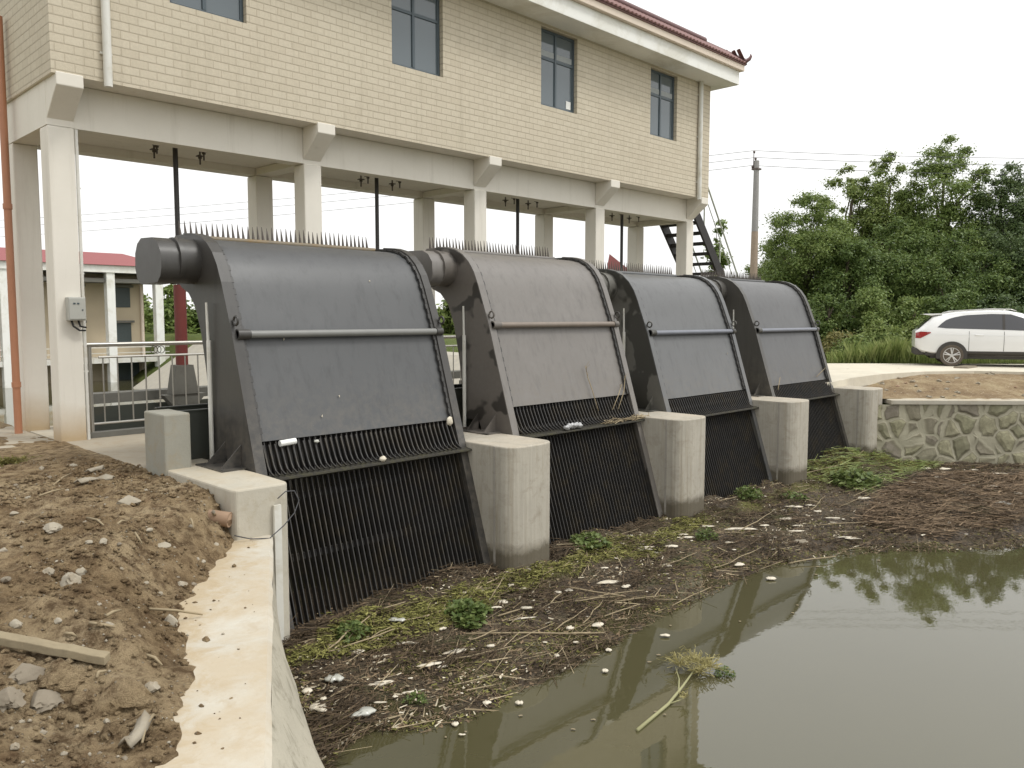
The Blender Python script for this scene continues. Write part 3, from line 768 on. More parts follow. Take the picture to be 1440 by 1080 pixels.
for z in (1.0, 2.4, 3.6): m.box(.346, .41, .45, .47, z, z+.02)
single('conduit', m, MT['pvc'], 'thin white conduit running up the first cream column beside the railing', 'conduit', smooth=True, angle=40)
m = MB(); m.tube([(-.15, 1.93, .0), (-.15, 1.93, 6.2)], .055, 12); m.tube([(-.15, 1.93, .72), (-.15, 1.93, .80)], .066, 12); m.tube([(-.15, 1.93, 3.4), (-.15, 1.93, 3.48)], .066, 12)
single('drain_pipe', m, MT['orange'], 'orange plastic drain pipe standing against the rear left column', 'pipe', smooth=True, angle=40)

# railings in each bay
RL = ['stainless railing with ring ornaments left of the nearest rack, by the first column', 'stainless railing glimpsed in the gap behind the nearest and the brownish rack',
      'stainless railing glimpsed in the gap behind the brownish and the third rack', 'stainless railing in the farthest bay behind the last rack']
for k in range(4):
    x0, x1, y = S*k+.47, S*(k+1)-.04, .58
    ro = thing('railing', ((x0+x1)/2, y, .02), RL[k], 'railing', 'railings between the gatehouse columns')
    for xx in (x0, (x0+x1)/2+.2, x1):
        m = MB(); m.tube([(xx, y, .02), (xx, y, 1.36)], .028, 10); m.tube([(xx, y, .02), (xx, y, .035)], .06, 10); part('post', m, MT['stainless'], ro, smooth=True, angle=40)
    m = MB(); m.tube([(x0-.1, y, 1.385), (x1+.03, y, 1.385)], .034, 10); part('handrail', m, MT['stainless'], ro, smooth=True, angle=40)
    m = MB(); m.tube([(x0+.12, y, 1.20), (x1, y, 1.20)], .018, 8); m.tube([(x0, y, .22), (x1, y, .22)], .018, 8); part('cross_rail', m, MT['stainless'], ro, smooth=True, angle=40)
    m = MB(); xx = x0+.18
    while xx < x1-.05: m.tube([(xx, y, .22), (xx, y, 1.20)], .011, 6, False); xx += .205
    part('balusters', m, MT['stainless'], ro, smooth=True)
    for q_ in range(3):
        m = MB(); m.torus((x0+.93+q_*.055, y, 1.29), (0, 1, 0), .055, .006, 16, 5); part('ring_ornament', m, MT['tine'], ro, smooth=True)
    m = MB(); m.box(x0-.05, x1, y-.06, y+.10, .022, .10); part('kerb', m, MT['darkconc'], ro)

# gate screw stems, gates and their beams
GL = ['dark screw stem with a red sleeve and steel lug seen left of the nearest rack', 'dark screw stem rising behind the right end of the nearest rack',
      'dark screw stem rising behind the brownish rack', 'dark screw stem rising behind the third rack in front of the red roof']
for k in range(4):
    xx, y = S*k+2.12, 1.25
    g = thing('gate_stem', (xx, y, -2), GL[k], 'gate stem', 'sluice gate stems')
    m = MB(); m.tube([(xx, y, 2.1), (xx, y, 4.56)], .04, 10); part('screw', m, MT['darksteel'], g, smooth=True, angle=40)
    m = MB(); m.tube([(xx, y, .9), (xx, y, 2.32)], .098, 14); part('sleeve', m, MT['red'], g, smooth=True, angle=40)
    m = MB(); m.prism([(xx-.22, .52), (xx+.22, .52), (xx+.14, 1.0), (xx-.14, 1.0)], 'Y', y-.12, y+.12); m.prism([(xx-.36, .515), (xx+.36, .515), (xx+.1, .22), (xx-.1, .22)], 'Y', y-.10, y+.10); m.box(xx-.1, xx+.1, y-.08, y+.08, -.2, .222)
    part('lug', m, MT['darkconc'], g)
    m = MB(); m.box(S*k+.66, S*k+3.74, 1.60, 1.68, -3.8, .36)
    for z in (-.9, -.2): m.box(S*k+.66, S*k+3.74, 1.52, 1.60, z, z+.1)
    part('gate_leaf', m, MT['trough'], g)
m = MB(); m.box(.5, 16.3, 1.72, 2.05, .40, .56)
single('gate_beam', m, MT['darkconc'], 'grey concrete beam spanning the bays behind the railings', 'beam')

# ================================================================== TRASH RACKS
PF = [(-4.64, -2.2), (-3.47, 1.55), (-3.24, 2.14), (-3.15, 2.33), (-3.04, 2.48), (-2.90, 2.60), (-2.74, 2.68), (-2.55, 2.725), (-2.30, 2.745)]
PB = [(-2.05, 2.74), (-1.92, 2.62), (-1.92, 2.40), (-2.02, 2.22), (-2.20, 2.10), (-2.38, 2.03), (-2.56, 1.86), (-2.69, 1.56), (-2.80, 1.1), (-2.90, .5), (-2.95, .12), (-3.25, .12), (-4.25, -2.2)]
def offset_path(path, d):
    out = []
    for i, p in enumerate(path):
        a = Vector(path[max(i-1, 0)]); b = Vector(path[min(i+1, len(path)-1)]); t_ = (b-a).normalized(); nrm = Vector((t_.y, -t_.x))
        q_ = Vector(p)+nrm*d; out.append((q_.x, q_.y))
    return out
def front_y(z):
    for (a, b) in zip(PF, PF[1:]):
        if a[1] <= z <= b[1]: return a[0]+(b[0]-a[0])*(z-a[1])/(b[1]-a[1])
    return PF[-1][0]
ML = ['dark grey trash rack machine, the nearest of the row, with litter on its apron', 'dusty brownish trash rack machine, second from the left, a dead stalk leaning on it',
      'cool grey trash rack machine with blotched side, standing third in the row', 'dark trash rack machine, smallest and farthest of the row, next to the trees']
def machine(k, dz, steel, side, railm):
    X0 = S*k+.654; X1 = X0+3.09; FW = .10
    ro = thing('trash_rack', ((X0+X1)/2, -3.5, .1), ML[k], 'trash rack', 'inclined trash rack machines at the gates')
    Z = lambda pts: [(p[0], p[1]+dz) for p in pts]
    pr = Z(PF+PB)
    for xa, xb in ((X0, X0+FW), (X1-FW, X1)):
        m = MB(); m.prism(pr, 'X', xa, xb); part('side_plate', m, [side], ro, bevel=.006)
    # flange strips on the front edge of both plates
    for xa, xb in ((X0-.004, X0+FW+.025), (X1-FW-.015, X1+.006)):
        m = MB(); po = Z(offset_path(PF, -.012)); pi = Z(offset_path(PF, .004))
        for i in range(len(po)-1):
            a, b, c_, d = po[i], po[i+1], pi[i+1], pi[i]
            m.add([(xa, *a), (xb, *a), (xb, *b), (xa, *b), (xa, *d), (xb, *d), (xb, *c_), (xa, *c_)], [(0, 1, 2, 3), (7, 6, 5, 4), (0, 3, 7, 4), (1, 5, 6, 2)])
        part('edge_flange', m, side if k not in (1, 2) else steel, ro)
    # curved cover sheet
    cov = [(front_y(.36)+.0, .36)]+PF[1:]+[(-2.05, 2.74), (-1.95, 2.6)]
    ci = offset_path(cov, .05); cj = offset_path(cov, .064)
    fine = []; 
    def dens(path):
        out = []
        for a, b in zip(path, path[1:]):
            nn = max(1, int(math.dist(a, b)/.12))
            for i in range(nn): out.append((a[0]+(b[0]-a[0])*i/nn, a[1]+(b[1]-a[1])*i/nn))
        out.append(path[-1]); return out
    ci, cj = Z(dens(ci)), Z(dens(cj))
    m = MB(); NXS = 28; xa, xb = X0+FW, X1-FW; vs = []; fs = []
    def wob(x, i): return .006*noise.noise(Vector((x*.8, i*.12, k*7)))+.003*noise.noise(Vector((x*2.5, i*.4, k*3)))
    for i, p in enumerate(ci):
        for j in range(NXS+1):
            x = xa+(xb-xa)*j/NXS; vs.append((x, p[0]+wob(x, i), p[1]+wob(x, i)*.3))
    for i in range(len(ci)-1):
        for j in range(NXS):
            a = i*(NXS+1)+j; fs.append((a, a+1, a+NXS+2, a+NXS+1))
    m.add(vs, fs); nn = len(cj)
    m.add([(xa, *cj[0]), (xb, *cj[0]), (xb, *ci[0]), (xa, *ci[0])], [(0, 1, 2, 3)])
    part('cover_sheet', m, steel, ro, smooth=True)
    # tie bar
    zb = 1.545+dz; yb = front_y(1.545)-.02
    m = MB(); m.tube([(X0+.05, yb, zb), (X1-.03, yb, zb)], .044, 14)
    tb = part('tie_bar', m, railm, ro, smooth=True, angle=40)
    m = MB(); m.tube([(X0+.05, yb, zb), (X0+.20, yb, zb)], .062, 14); part('collar', m, side, tb, smooth=True, angle=40)
    m = MB(); m.tube([(X1-.13, yb, zb), (X1-.02, yb, zb)], .056, 14); part('collar', m, side, tb, smooth=True, angle=40)
    for xx in (X0+.04, X1-.02):
        m = MB(); m.torus((xx, front_y(1.66)-.065, 1.70+dz), (1, 0, 0), .05, .014, 14, 6); part('eyebolt', m, side, ro, smooth=True)
    # roller chains running beside both plates
    for xx in (X0+FW+.035, X1-FW-.035):
        cp = Z(dens(offset_path([(front_y(.4), .4)]+PF[1:]+[(-2.1, 2.745)], .022))); m = MB()
        # resample at the pitch
        acc = 0; pitchc = .075; samples = []
        for a, b in zip(cp, cp[1:]):
            L_ = math.dist(a, b); s0 = (-acc) % pitchc
            while s0 < L_: samples.append((Vector((a[0], a[1])).lerp(Vector((b[0], b[1])), s0/L_), (Vector((b[0]-a[0], b[1]-a[1]))).normalized())); s0 += pitchc
            acc += L_
        for i, (p, t_) in enumerate(samples):
            n2 = Vector((t_.y, -t_.x)); w = .030 if i % 2 else .018; h = .03
            vs = []
            for sx in (-w, w):
                for (ft, fn) in ((-.036, -.5), (.036, -.5), (.036, .5), (-.036, .5)):
                    q_ = p+t_*ft+n2*(fn*h); vs.append((xx+sx, q_.x, q_.y))
            m.add(vs, [(0, 1, 2, 3), (7, 6, 5, 4), (0, 4, 5, 1), (1, 5, 6, 2), (2, 6, 7, 3), (3, 7, 4, 0)])
        part('chain', m, MT['chain'], ro)
    # rack bars
    m = MB(); nb = 40
    for i in range(nb):
        x = X0+FW+.02+(3.09-2*FW-.04)*i/(nb-1)
        y0, y1 = front_y(-2.15)+.035, front_y(.40)+.07
        z0_, z1_ = -2.15+dz, .40+dz; w = .006; dp = .07
        m.add([(x-w, y0, z0_), (x+w, y0, z0_), (x+w, y0+dp, z0_), (x-w, y0+dp, z0_), (x-w, y1, z1_), (x+w, y1, z1_), (x+w, y1+dp, z1_), (x-w, y1+dp, z1_)],
              [(0, 1, 5, 4), (1, 2, 6, 5), (2, 3, 7, 6), (3, 0, 4, 7), (4, 5, 6, 7)])
    part('bar_rack', m, MT['rack'], ro)
    m = MB()
    for zz in (-1.75, -1.0, -.35, .3):
        y = front_y(zz)+.16; m.box(X0+FW, X1-FW, y, y+.05, zz+dz, zz+.07+dz)
    part('cross_brace', m, MT['rack'], ro)
    m = MB(); m.add([(X0+FW, front_y(-.12)+.21, -.12+dz), (X1-FW, front_y(-.12)+.21, -.12+dz), (X1-FW, front_y(.62)+.21, .62+dz), (X0+FW, front_y(.62)+.21, .62+dz)], [(0, 1, 2, 3)]); part('shade_backing', m, MT['rack'], ro)  # dark sheet added to stand for the shade behind the bars
    # raking beam with curved teeth
    zb2 = .0+dz*.6; yb2 = front_y(0.0)
    m = MB(); m.prism([(yb2+.03, zb2+.0), (yb2-.13, zb2-.02), (yb2-.135, zb2-.04), (yb2+.03, zb2-.09)], 'X', X0+.02, X1+.09)
    rb = part('rake_beam', m, MT['mossy'], ro)
    m = MB()
    for i in range(nb-1):
        x = X0+FW+.02+(3.09-2*FW-.04)*(i+.5)/(nb-1); w = .007
        pth = [(front_y(.32)+.03, .32), (front_y(.2)+.012, .2), (front_y(.10)-.005, .10), (front_y(.05)-.03, .045), (front_y(0)-.10, .005)]
        for a, b in zip(pth, pth[1:]):
            th = .022
            m.add([(x-w, a[0], a[1]+dz*.8), (x+w, a[0], a[1]+dz*.8), (x+w, b[0], b[1]+dz*.8), (x-w, b[0], b[1]+dz*.8), (x-w, a[0]+th, a[1]-.01+dz*.8), (x+w, a[0]+th, a[1]-.01+dz*.8), (x+w, b[0]+th, b[1]-th+dz*.8), (x-w, b[0]+th, b[1]-th+dz*.8)],
                  [(0, 1, 2, 3), (1, 5, 6, 2), (4, 0, 3, 7)])
    part('rake_teeth', m, MT['rack'], rb)
    # rake coming over the top: pipe with a row of tines
    zt = 2.725+dz; yt = -2.12; m = MB(); m.tube([(X0+.16, yt, zt), (X1-.14, yt, zt)], .036, 10)
    tp = part('tine_pipe', m, MT['rustpipe'] if k == 0 else steel, ro, smooth=True, angle=40)
    m = MB()
    for i in range(41):
        x = X0+.06+(3.09-.30)*i/40; l = .18*(.92+.16*random.random()); jx = random.uniform(-.008, .008)
        m.tube([(x, yt+.045, zt+.02), (x-.006+jx, yt+.06, zt+.03+l)], [.021, .003], 5, False)
        m.tube([(x, yt+.02, zt-.02), (x, yt+.02, zt-.07)], [.008, .006], 4, False)
    part('tines', m, MT['tine'], tp)
    # drive unit on the left plate
    m = MB(); m.tube([(X0-.22, -2.52, 2.40+dz), (X0+.01, -2.52, 2.40+dz)], .265, 22); m.tube([(X0-.25, -2.52, 2.40+dz), (X0-.20, -2.52, 2.40+dz)], .275, 22)
    dv = part('drive_flange', m, side, ro, smooth=True, angle=35)
    cy_, cz_ = -2.36, 2.40+dz
    oc = [(-.40, -.10), (-.36, -.19), (-.27, -.26), (.2, -.27), (.31, -.2), (.36, -.08), (.35, .1), (.28, .21), (.16, .27), (-.16, .26), (-.30, .2), (-.39, .08)]
    m = MB(); m.prism([(cy_+a, cz_+b) for a, b in oc], 'X', X0-.47, X0-.24); part('gearbox_cover', m, steel if k == 1 else side, dv, smooth=True, angle=45)
    # base gussets
    for yy in (-3.25, -3.62):
        m = MB(); m.prism([(X0-.26, .102), (X0-.002, .102), (X0-.002, .36)], 'Y', yy, yy+.014); part('gusset', m, side, ro)
    m = MB(); m.box(X0-.3, X0-.001, -3.75, -3.1, .1015, .115); part('base_plate', m, side, ro)
    return ro
machine(0, .05, MT['steel0'], MT['side0'], MT['rail0'])
machine(1, .13, MT['steel1'], MT['side1'], MT['rail1'])
machine(2, -.04, MT['steel2'], MT['side2'], MT['rail2'])
machine(3, -.04, MT['steel3'], MT['side3'], MT['rail2'])

# conveyor trough behind the racks with its concrete end block
m = MB(); m.box(.32, 16.2, -2.71, -2.69, .03, .68); m.box(.32, 16.2, -2.16, -2.14, .03, .68); m.box(.32, 16.2, -2.69, -2.16, .25, .27); m.box(.30, 16.2, -2.73, -2.67, .68, .695); m.box(.30, 16.2, -2.18, -2.12, .68, .695)
single('conveyor_trough', m, MT['trough'], 'long dark green grey conveyor trough running behind the racks', 'trough')
m = MB(); m.box(-.02, .28, -3.18, -2.62, -.05, .72); single('end_block', m, MT['block'], 'grey concrete block standing at the near end of the conveyor trough', 'concrete block', bevel=.02)
PL = ['thin white pole standing by the nearest rack, next to the grey block', 'thin white pole in the gap between the nearest and brownish racks', 'thin white pole in the gap between the brownish and third racks', 'short visible white pole in the gap before the farthest rack']
for k in range(4):
    x = S*k+.61
    po = thing('white_pole', (x, -2.98, .1), PL[k], 'pole', 'white poles beside the racks')
    m = MB(); m.tube([(x, -2.98, .1), (x, -2.98, 1.52)], .027, 8); part('shaft', m, MT['pvc'], po, smooth=True, angle=40)
    m = MB(); m.tube([(x-.005, -2.98, 1.52), (x-.015, -2.98, 1.96)], [.018, .014], 8); part('tip', m, MT['pvc'], po, smooth=True, angle=40)
    m = MB(); m.tube([(x, -2.98, .1), (x, -2.98, .125)], .05, 8); part('foot', m, MT['tine'], po)

# ================================================================== SMALL THINGS NEAR THE ABUTMENT
m = MB(); m.prism([(.40, -4.785), (.47, -4.80), (.47, -4.765), (.42, -4.755), (.42, -4.75), (.40, -4.75)], 'Z', -2.0, -.10)
single('white_channel', m, MT['pvc'], 'narrow white plastic channel fixed upright on the abutment above the water', 'plastic channel')
pts = [(-.02, -4.76, -.33), (.12, -4.82, -.38), (.3, -4.86, -.40), (.46, -4.86, -.30), (.60, -4.83, -.2), (.66, -4.82, -.08), (.62, -4.80, .02), (.52, -4.80, .03), (.43, -4.80, -.03)]
m = MB(); m.tube(pts, .006, 5); single('wire_loop', m, MT['wire'], 'thin black wire looping from the clay pipe round the abutment corner', 'wire', smooth=True)
def ground(x, y): return earth_z(x, y)
def hit_earth(px, py):
    z = -.05
    for _ in range(12):
        p = on_z(px, py, z); s = inland(p.x, p.y)
        g = earth_z(p.x, p.y)
        if along(p.x, p.y) > 0 and s < .82: g = max(g, CAPZ)
        z = z*.4+g*.6
    return on_z(px, py, z)
mouth = hit_earth(313, 742)+Vector((.04, -.08, .085))
pp = thing('clay_pipe', tuple(mouth), 'broken clay pipe end sticking out of the earth beside the abutment', 'pipe')
a, b = mouth+Vector((-.17, .20, .03)), mouth
m = MB(); m.tube([a, b], .075, 16, False); m.tube([b, b+(b-a).normalized()*.001, a], [.075, .058, .056], 16, False); part('barrel', m, MT['terracotta'], pp, smooth=True)
m = MB(); m.tube([a+(b-a)*.4, a+(b-a)*.42], .057, 16); part('bore_shade', m, MT['hole'], pp)  # black disc painted as the shade inside the pipe

# plank and the bigger rubble
p0, p1 = hit_earth(-60, 898), hit_earth(152, 938); p0.z += .05; p1.z += .05
dv = (p1-p0).normalized(); sd = Vector((-dv.y, dv.x, 0)).normalized()
m = MB(); vs = []; NS = 24
for i in range(NS+1):
    p = p0.lerp(p1, i/NS); w = .042+.003*noise.noise(Vector((i*.7, 1, 2))); h = .026+.003*noise.noise(Vector((i*.9, 5, 2))); z = .004*noise.noise(Vector((i*.3, 8, 1)))
    for (a, b) in ((-w, -h), (w, -h), (w, h), (-w, h)): vs.append((p.x+sd.x*a, p.y+sd.y*a, p.z+b+z))
fs = [(0, 3, 2, 1), (NS*4, NS*4+1, NS*4+2, NS*4+3)]
for i in range(NS):
    for j in range(4): fs.append((i*4+j, i*4+(j+1) % 4, i*4+4+(j+1) % 4, i*4+4+j))
m.add(vs, fs); single('plank', m, MT['plank'], 'weathered grey brown plank lying across the earth at the left edge', 'plank', bevel=.006)

def rock(px, py, w, mat, label=None, group=None, flat=.6, name='stone', cat='stone', sub=True, amp=.45):
    p = hit_earth(px, py); seed = random.random()*50; depth = (Vector(CP)-p).length; r_ = w*depth/FPX/2
    bm = bmesh.new(); bmesh.ops.create_icosphere(bm, subdivisions=4 if w > 22 else (3 if w > 11 else 2), radius=1)
    rot = random.random()*6.28; ex = random.uniform(.75, 1.25)
    for v in bm.verts:
        d = v.co.copy(); k = 1+amp*noise.noise(d*1.1+Vector((seed,)*3))+.3*noise.noise(d*2.7+Vector((seed,)*3))+.14*noise.noise(d*6.3+Vector((seed,)*3))
        c_ = d*k
        for ax in (Vector((.8, .3, .5)), Vector((-.6, .7, .4)), Vector((.1, -.9, .5)), Vector((-.5, -.5, .7))):     # broken facets
            ax = ax.normalized(); q_ = c_.dot(ax)
            if q_ > .72: c_ -= ax*(q_-.72)*.85
        v.co = (c_.x*r_*ex*math.cos(rot)-c_.y*r_*.8*math.sin(rot), c_.x*r_*ex*math.sin(rot)+c_.y*r_*.8*math.cos(rot), c_.z*r_*flat)
    m = MB(); m.add([(v.co.x+p.x, v.co.y+p.y, v.co.z+p.z+r_*flat*.12) for v in bm.verts], [tuple(x.index for x in f.verts) for f in bm.faces]); bm.free()
    return single(name, m, mat, label or 'small pale stone scattered on the brown earth bank', cat, group or ('stones on the earth bank' if not label else None), uv=False, smooth=w > 14, angle=38)
rock(85, 955, 56, MT['earth'], 'square brown clod of earth under the plank end', flat=.7, name='clod', cat='clod')
rock(35, 950, 34, MT['rock2'], 'grey rough rubble lump below the plank at the left edge', flat=.6, name='rubble')
rock(62, 985, 45, MT['rock2'], 'bluish grey flat slab of rubble in the foreground hollow', flat=.4, name='rubble')
rock(10, 985, 39, MT['rock2'], 'grey mottled rubble lump at the lower left edge', flat=.6, name='rubble')
rock(178, 985, 62, MT['earth'], 'large brown clod leaning against the wing wall cap', flat=.75, name='clod', cat='clod')
rock(118, 985, 46, MT['earth'], 'broken brown clod in the middle of the hollow', flat=.6, name='clod', cat='clod')
rock(160, 1035, 42, MT['earth'], 'reddish crumbly clod by the foot of the wing wall', flat=.7, name='clod', cat='clod')
rock(128, 1050, 24, MT['earth'], 'small reddish clod near the bottom edge of the picture', flat=.7, name='clod', cat='clod')
rock(212, 968, 26, MT['rock'], 'pale flat stone wedged against the wall edge', flat=.5)
rock(100, 818, 24, MT['rock'], 'upright pale stone in the middle of the earth bank', flat=.9)
rock(114, 806, 18, MT['rock'], 'pale reddish stone touching the upright pale stone', flat=.7)
rock(68, 805, 16, MT['rock'], 'rounded grey stone left of the upright pale stone', flat=.7)
rock(74, 743, 26, MT['rock'], 'broad pale stone half buried in the upper left earth', flat=.45)
rock(182, 706, 32, MT['rock'], 'large pinkish stone half buried beyond the broad pale stone', flat=.45)
rock(240, 875, 20, MT['rock'], 'round pale stone near the edge of the wall cap', flat=.9)
rock(152, 879, 16, MT['rock'], 'flat pale stone in front of the round pale stone', flat=.5)
rock(228, 768, 18, MT['rock'], 'oblong pale stone lying right of the middle of the bank', flat=.5)
for (px, py, w) in [(255, 822, 12), (272, 822, 8), (285, 790, 8), (303, 767, 9), (125, 763, 9), (145, 762, 11), (20, 722, 10), (30, 735, 8), (22, 683, 8), (22, 878, 18), (45, 868, 9), (82, 873, 10),
        (195, 895, 8), (300, 720, 8), (268, 740, 6), (278, 786, 7), (250, 812, 6), (8, 815, 9), (58, 660, 9), (103, 655, 8), (70, 672, 7), (132, 668, 8), (150, 700, 6), (95, 690, 7), (40, 700, 6), (60, 765, 7),
        (30, 770, 7), (120, 735, 6), (170, 800, 7), (205, 820, 8), (225, 835, 6), (140, 850, 7), (60, 840, 8), (28, 842, 8), (80, 790, 6), (168, 765, 6), (210, 745, 7), (245, 770, 6), (205, 690, 6), (250, 700, 6),
        (150, 1015, 9), (60, 1030, 10), (90, 1060, 9), (20, 1050, 12), (175, 1068, 10), (45, 1070, 8), (110, 1022, 8), (30, 1015, 7), (190, 1030, 10), (140, 1060, 7), (5, 775, 8), (12, 650, 7)]:
    rock(px, py, w*random.uniform(.85, 1.25), random.choice([MT['rock'], MT['rock'], MT['rock2']]), flat=random.uniform(.5, .8))
for (px, py, w) in [(242, 985, 10), (283, 993, 11), (325, 982, 6), (278, 1032, 12), (313, 1053, 7), (254, 978, 14), (290, 900, 16)]:
    rock(px, py, w*.75, MT['earth'], 'small brown clod of soil fallen on the pale wall cap', 'clods on the wall cap', name='clod', cat='clod', flat=.6)
for i in range(285):      # loose clods roughening the bank
    px, py = random.uniform(-10, 330), random.uniform(640, 1075)
    if px > 345-(py-745)*.42-40 and py > 735: continue
    rock(px, py, random.uniform(4, 22)**1.0*random.uniform(.35, 1)*(.5+.5*(py-600)/480), MT['earth'], 'crumbled clod of brown soil on the earth bank', 'loose clods on the earth bank', name='clod', cat='clod', flat=.65)
def crumbs(name, n, mat, r0, r1, label):
    O = np.array([(1, 0, 0), (0, 1, 0), (-1, 0, 0), (0, -1, 0), (0, 0, 1), (0, 0, -1)], float); T = np.array([(0, 1, 4), (1, 2, 4), (2, 3, 4), (3, 0, 4), (1, 0, 5), (2, 1, 5), (3, 2, 5), (0, 3, 5)])
    V = []; F = []; k = 0
    while k < n:
        x, y = random.uniform(-4.2, .3), -1.0-8.2*random.random()**.8
        if inland(x, y) < .12 and y < -4.6 or x > 0 and y > -4.72: continue
        if fnoise(x, y, 1.1, 3, 41) < random.uniform(-.5, .4): continue
        z = earth_z(x, y)
        if z < CAPZ+.004:
            if random.random() < .97: continue
            z = CAPZ
        r_ = r0+(r1-r0)*random.random()**3
        q_ = O*(r_*rng.uniform(.5, 1.3, (6, 1)))*np.array([1, 1, .7]); a = random.random()*6.28; c_, s_ = math.cos(a), math.sin(a)
        V.append(np.stack([q_[:, 0]*c_-q_[:, 1]*s_+x, q_[:, 0]*s_+q_[:, 1]*c_+y, q_[:, 2]+z+r_*.25], 1)); F.append(T+6*k); k += 1
    o = raw_mesh(name, np.concatenate(V), np.concatenate(F), mat, origin=(0, 0, 0)); tag(o, label, 'soil', kind='stuff')
crumbs('soil_crumbs', 9000, MT['earth'], .006, .035, 'loose brown soil crumbs covering the earth bank')
crumbs('pale_grit', 2200, MT['rock'], .004, .016, 'pale grit and tiny stones sprinkled over the earth bank')
# sticks, rags on the earth
def earth_stick(px0, py0, px1, py1, r_, label, mat='reed', group=None, name='stick', cat='stick', lift=.02):
    a, b = hit_earth(px0, py0), hit_earth(px1, py1); a.z += lift; b.z += lift
    c_ = a.lerp(b, .5)+Vector((random.uniform(-.02, .02), random.uniform(-.02, .02), .012))
    m = MB(); m.tube([a, c_, b], [r_, r_*1.1, r_*.7], 6); single(name, m, MT[mat], label, cat, group, smooth=True, uv=False)
for (a, b, c_, d) in [(122, 731, 146, 742), (190, 752, 200, 768), (268, 732, 272, 746), (165, 740, 180, 735), (205, 925, 228, 940), (136, 958, 150, 948), (210, 860, 285, 868), (126, 880, 162, 886), (92, 895, 108, 900), (216, 1010, 200, 1050),
        (75, 685, 100, 668), (55, 700, 90, 690), (150, 870, 170, 862)]:
    earth_stick(a, b, c_, d, .009, 'short pale stick lying on the brown earth bank', group='sticks on the earth bank')
def rag(pts, wid, label, mat):
    ps = [hit_earth(*p) for p in pts]; m = MB(); vs = []; fs = []
    for i, p in enumerate(ps):
        dd_ = (ps[min(i+1, len(ps)-1)]-ps[max(i-1, 0)]).normalized(); s_ = Vector((-dd_.y, dd_.x, 0)).normalized()
        for j in range(5):
            w = (j-2)/2*wid*(.6+.4*random.random()); vs.append((p.x+s_.x*w, p.y+s_.y*w, p.z+.03+.03*random.random()*(2-abs(j-2))))
    for i in range(len(ps)-1):
        for j in range(4): fs.append((i*5+j, i*5+j+1, i*5+6+j, i*5+5+j))
    m.add(vs, fs); o = single('rag', m, MT[mat], label, 'rag', smooth=True, uv=False)
    s_ = o.modifiers.new('thick', 'SOLIDIFY'); s_.thickness = .012
rag([(110, 684), (122, 680), (136, 678), (150, 679), (160, 677)], .05, 'crumpled pale sheet lying on the upper earth bank', 'rock')
rag([(205, 1020), (198, 1035), (188, 1048), (176, 1060)], .035, 'dirty pale strip of cloth wedged along the wing wall', 'rock')
rag([(124, 668), (134, 665), (146, 664)], .04, 'small torn pale scrap just beyond the crumpled sheet', 'rock')
m = MB()
for i in range(260):
    a = random.uniform(0, 6.28); r_ = abs(random.gauss(0, .10)); p = on_z(12, 655, .0); h = random.uniform(.0, .07)
    c_ = Vector((p.x+r_*math.cos(a)*1.6, p.y+r_*math.sin(a), earth_z(p.x, p.y)+h)); t_ = Vector((random.gauss(0, 1), random.gauss(0, 1), random.gauss(.4, .6))).normalized(); u_ = t_.cross(Vector((random.random(), random.random(), 1))).normalized()
    m.add([c_-t_*.03, c_+u_*.009, c_+t_*.03, c_-u_*.009], [(0, 1, 2, 3)]); m.tube([(p.x, p.y, earth_z(p.x, p.y)), c_], .002, 3, False)
single('weed_tuft', m, MT['dryshrub'], 'small yellowing weed on the earth at the left edge', 'weed', uv=False)

# ================================================================== FLOATING DEBRIS
shore = [(470, 1060), (520, 1030), (600, 1030), (670, 1012), (735, 972), (800, 944), (870, 905), (930, 868), (1000, 838), (1060, 806), (1110, 793), (1180, 783), (1250, 776), (1330, 776), (1440, 772), (1620, 764)]
poly = [on_z(a, b, WZ) for a, b in shore]
poly = [(-.6, -7.2)]+[(p.x, p.y) for p in poly]+[(26, -14), (17.4, -6.0), (16.6, -5.2), (16.4, -3.6), (.5, -3.6), (-.2, -5.2)]
def inside(x, y):
    c_ = False; j = len(poly)-1
    for i in range(len(poly)):
        xi, yi = poly[i]; xj, yj = poly[j]
        if (yi > y) != (yj > y) and x < (xj-xi)*(y-yi)/(yj-yi)+xi: c_ = not c_
        j = i
    return c_
def dshore(x, y):       # signed distance to the shoreline
    d = 1e9; P_ = Vector((x, y)); pts = poly[:len(shore)+2]
    for a, b in zip(pts, pts[1:]):
        a, b = Vector(a), Vector(b); ab = b-a; t_ = max(0, min(1, (P_-a).dot(ab)/ab.length_squared)); d = min(d, (P_-(a+ab*t_)).length)
    return d if inside(x, y) else -d
def foot_y(x):
    return -4.42
def deb_z(x, y, d):
    pile = .20*smooth01((y+5.7)/1.2)+.30*math.exp(-(((x-14.6)/1.3)**2+((y+5.0)/.9)**2))+.16*math.exp(-(((x-13.6)/2.6)**2+((y+7.6)/1.2)**2))
    n_ = .55*fnoise(x, y, 1.1, 4, 3)+.35*fnoise(x, y, 4.5, 4, 6)+.22*fnoise(x, y, 14, 3, 1)
    hole = .36-.44*smooth01((d-.02)/1.3)
    return WZ+.012+.05*smooth01(d/1.2)*max(0, fnoise(x, y, 1.9, 3, 14))+pile*smooth01(d/.7)*(.75+.5*fnoise(x, y, 2.2, 3, 2))+(n_-hole)*.07
xs = list(np.arange(-.6, 9, .05))+list(np.arange(9, 25, .085)); ys = list(np.arange(-14, -9, .085))+list(np.arange(-9, -3.5, .05))
XS, YS = len(xs), len(ys); vs = []; idx = -np.ones((XS, YS), int); fs = []
dd = {}
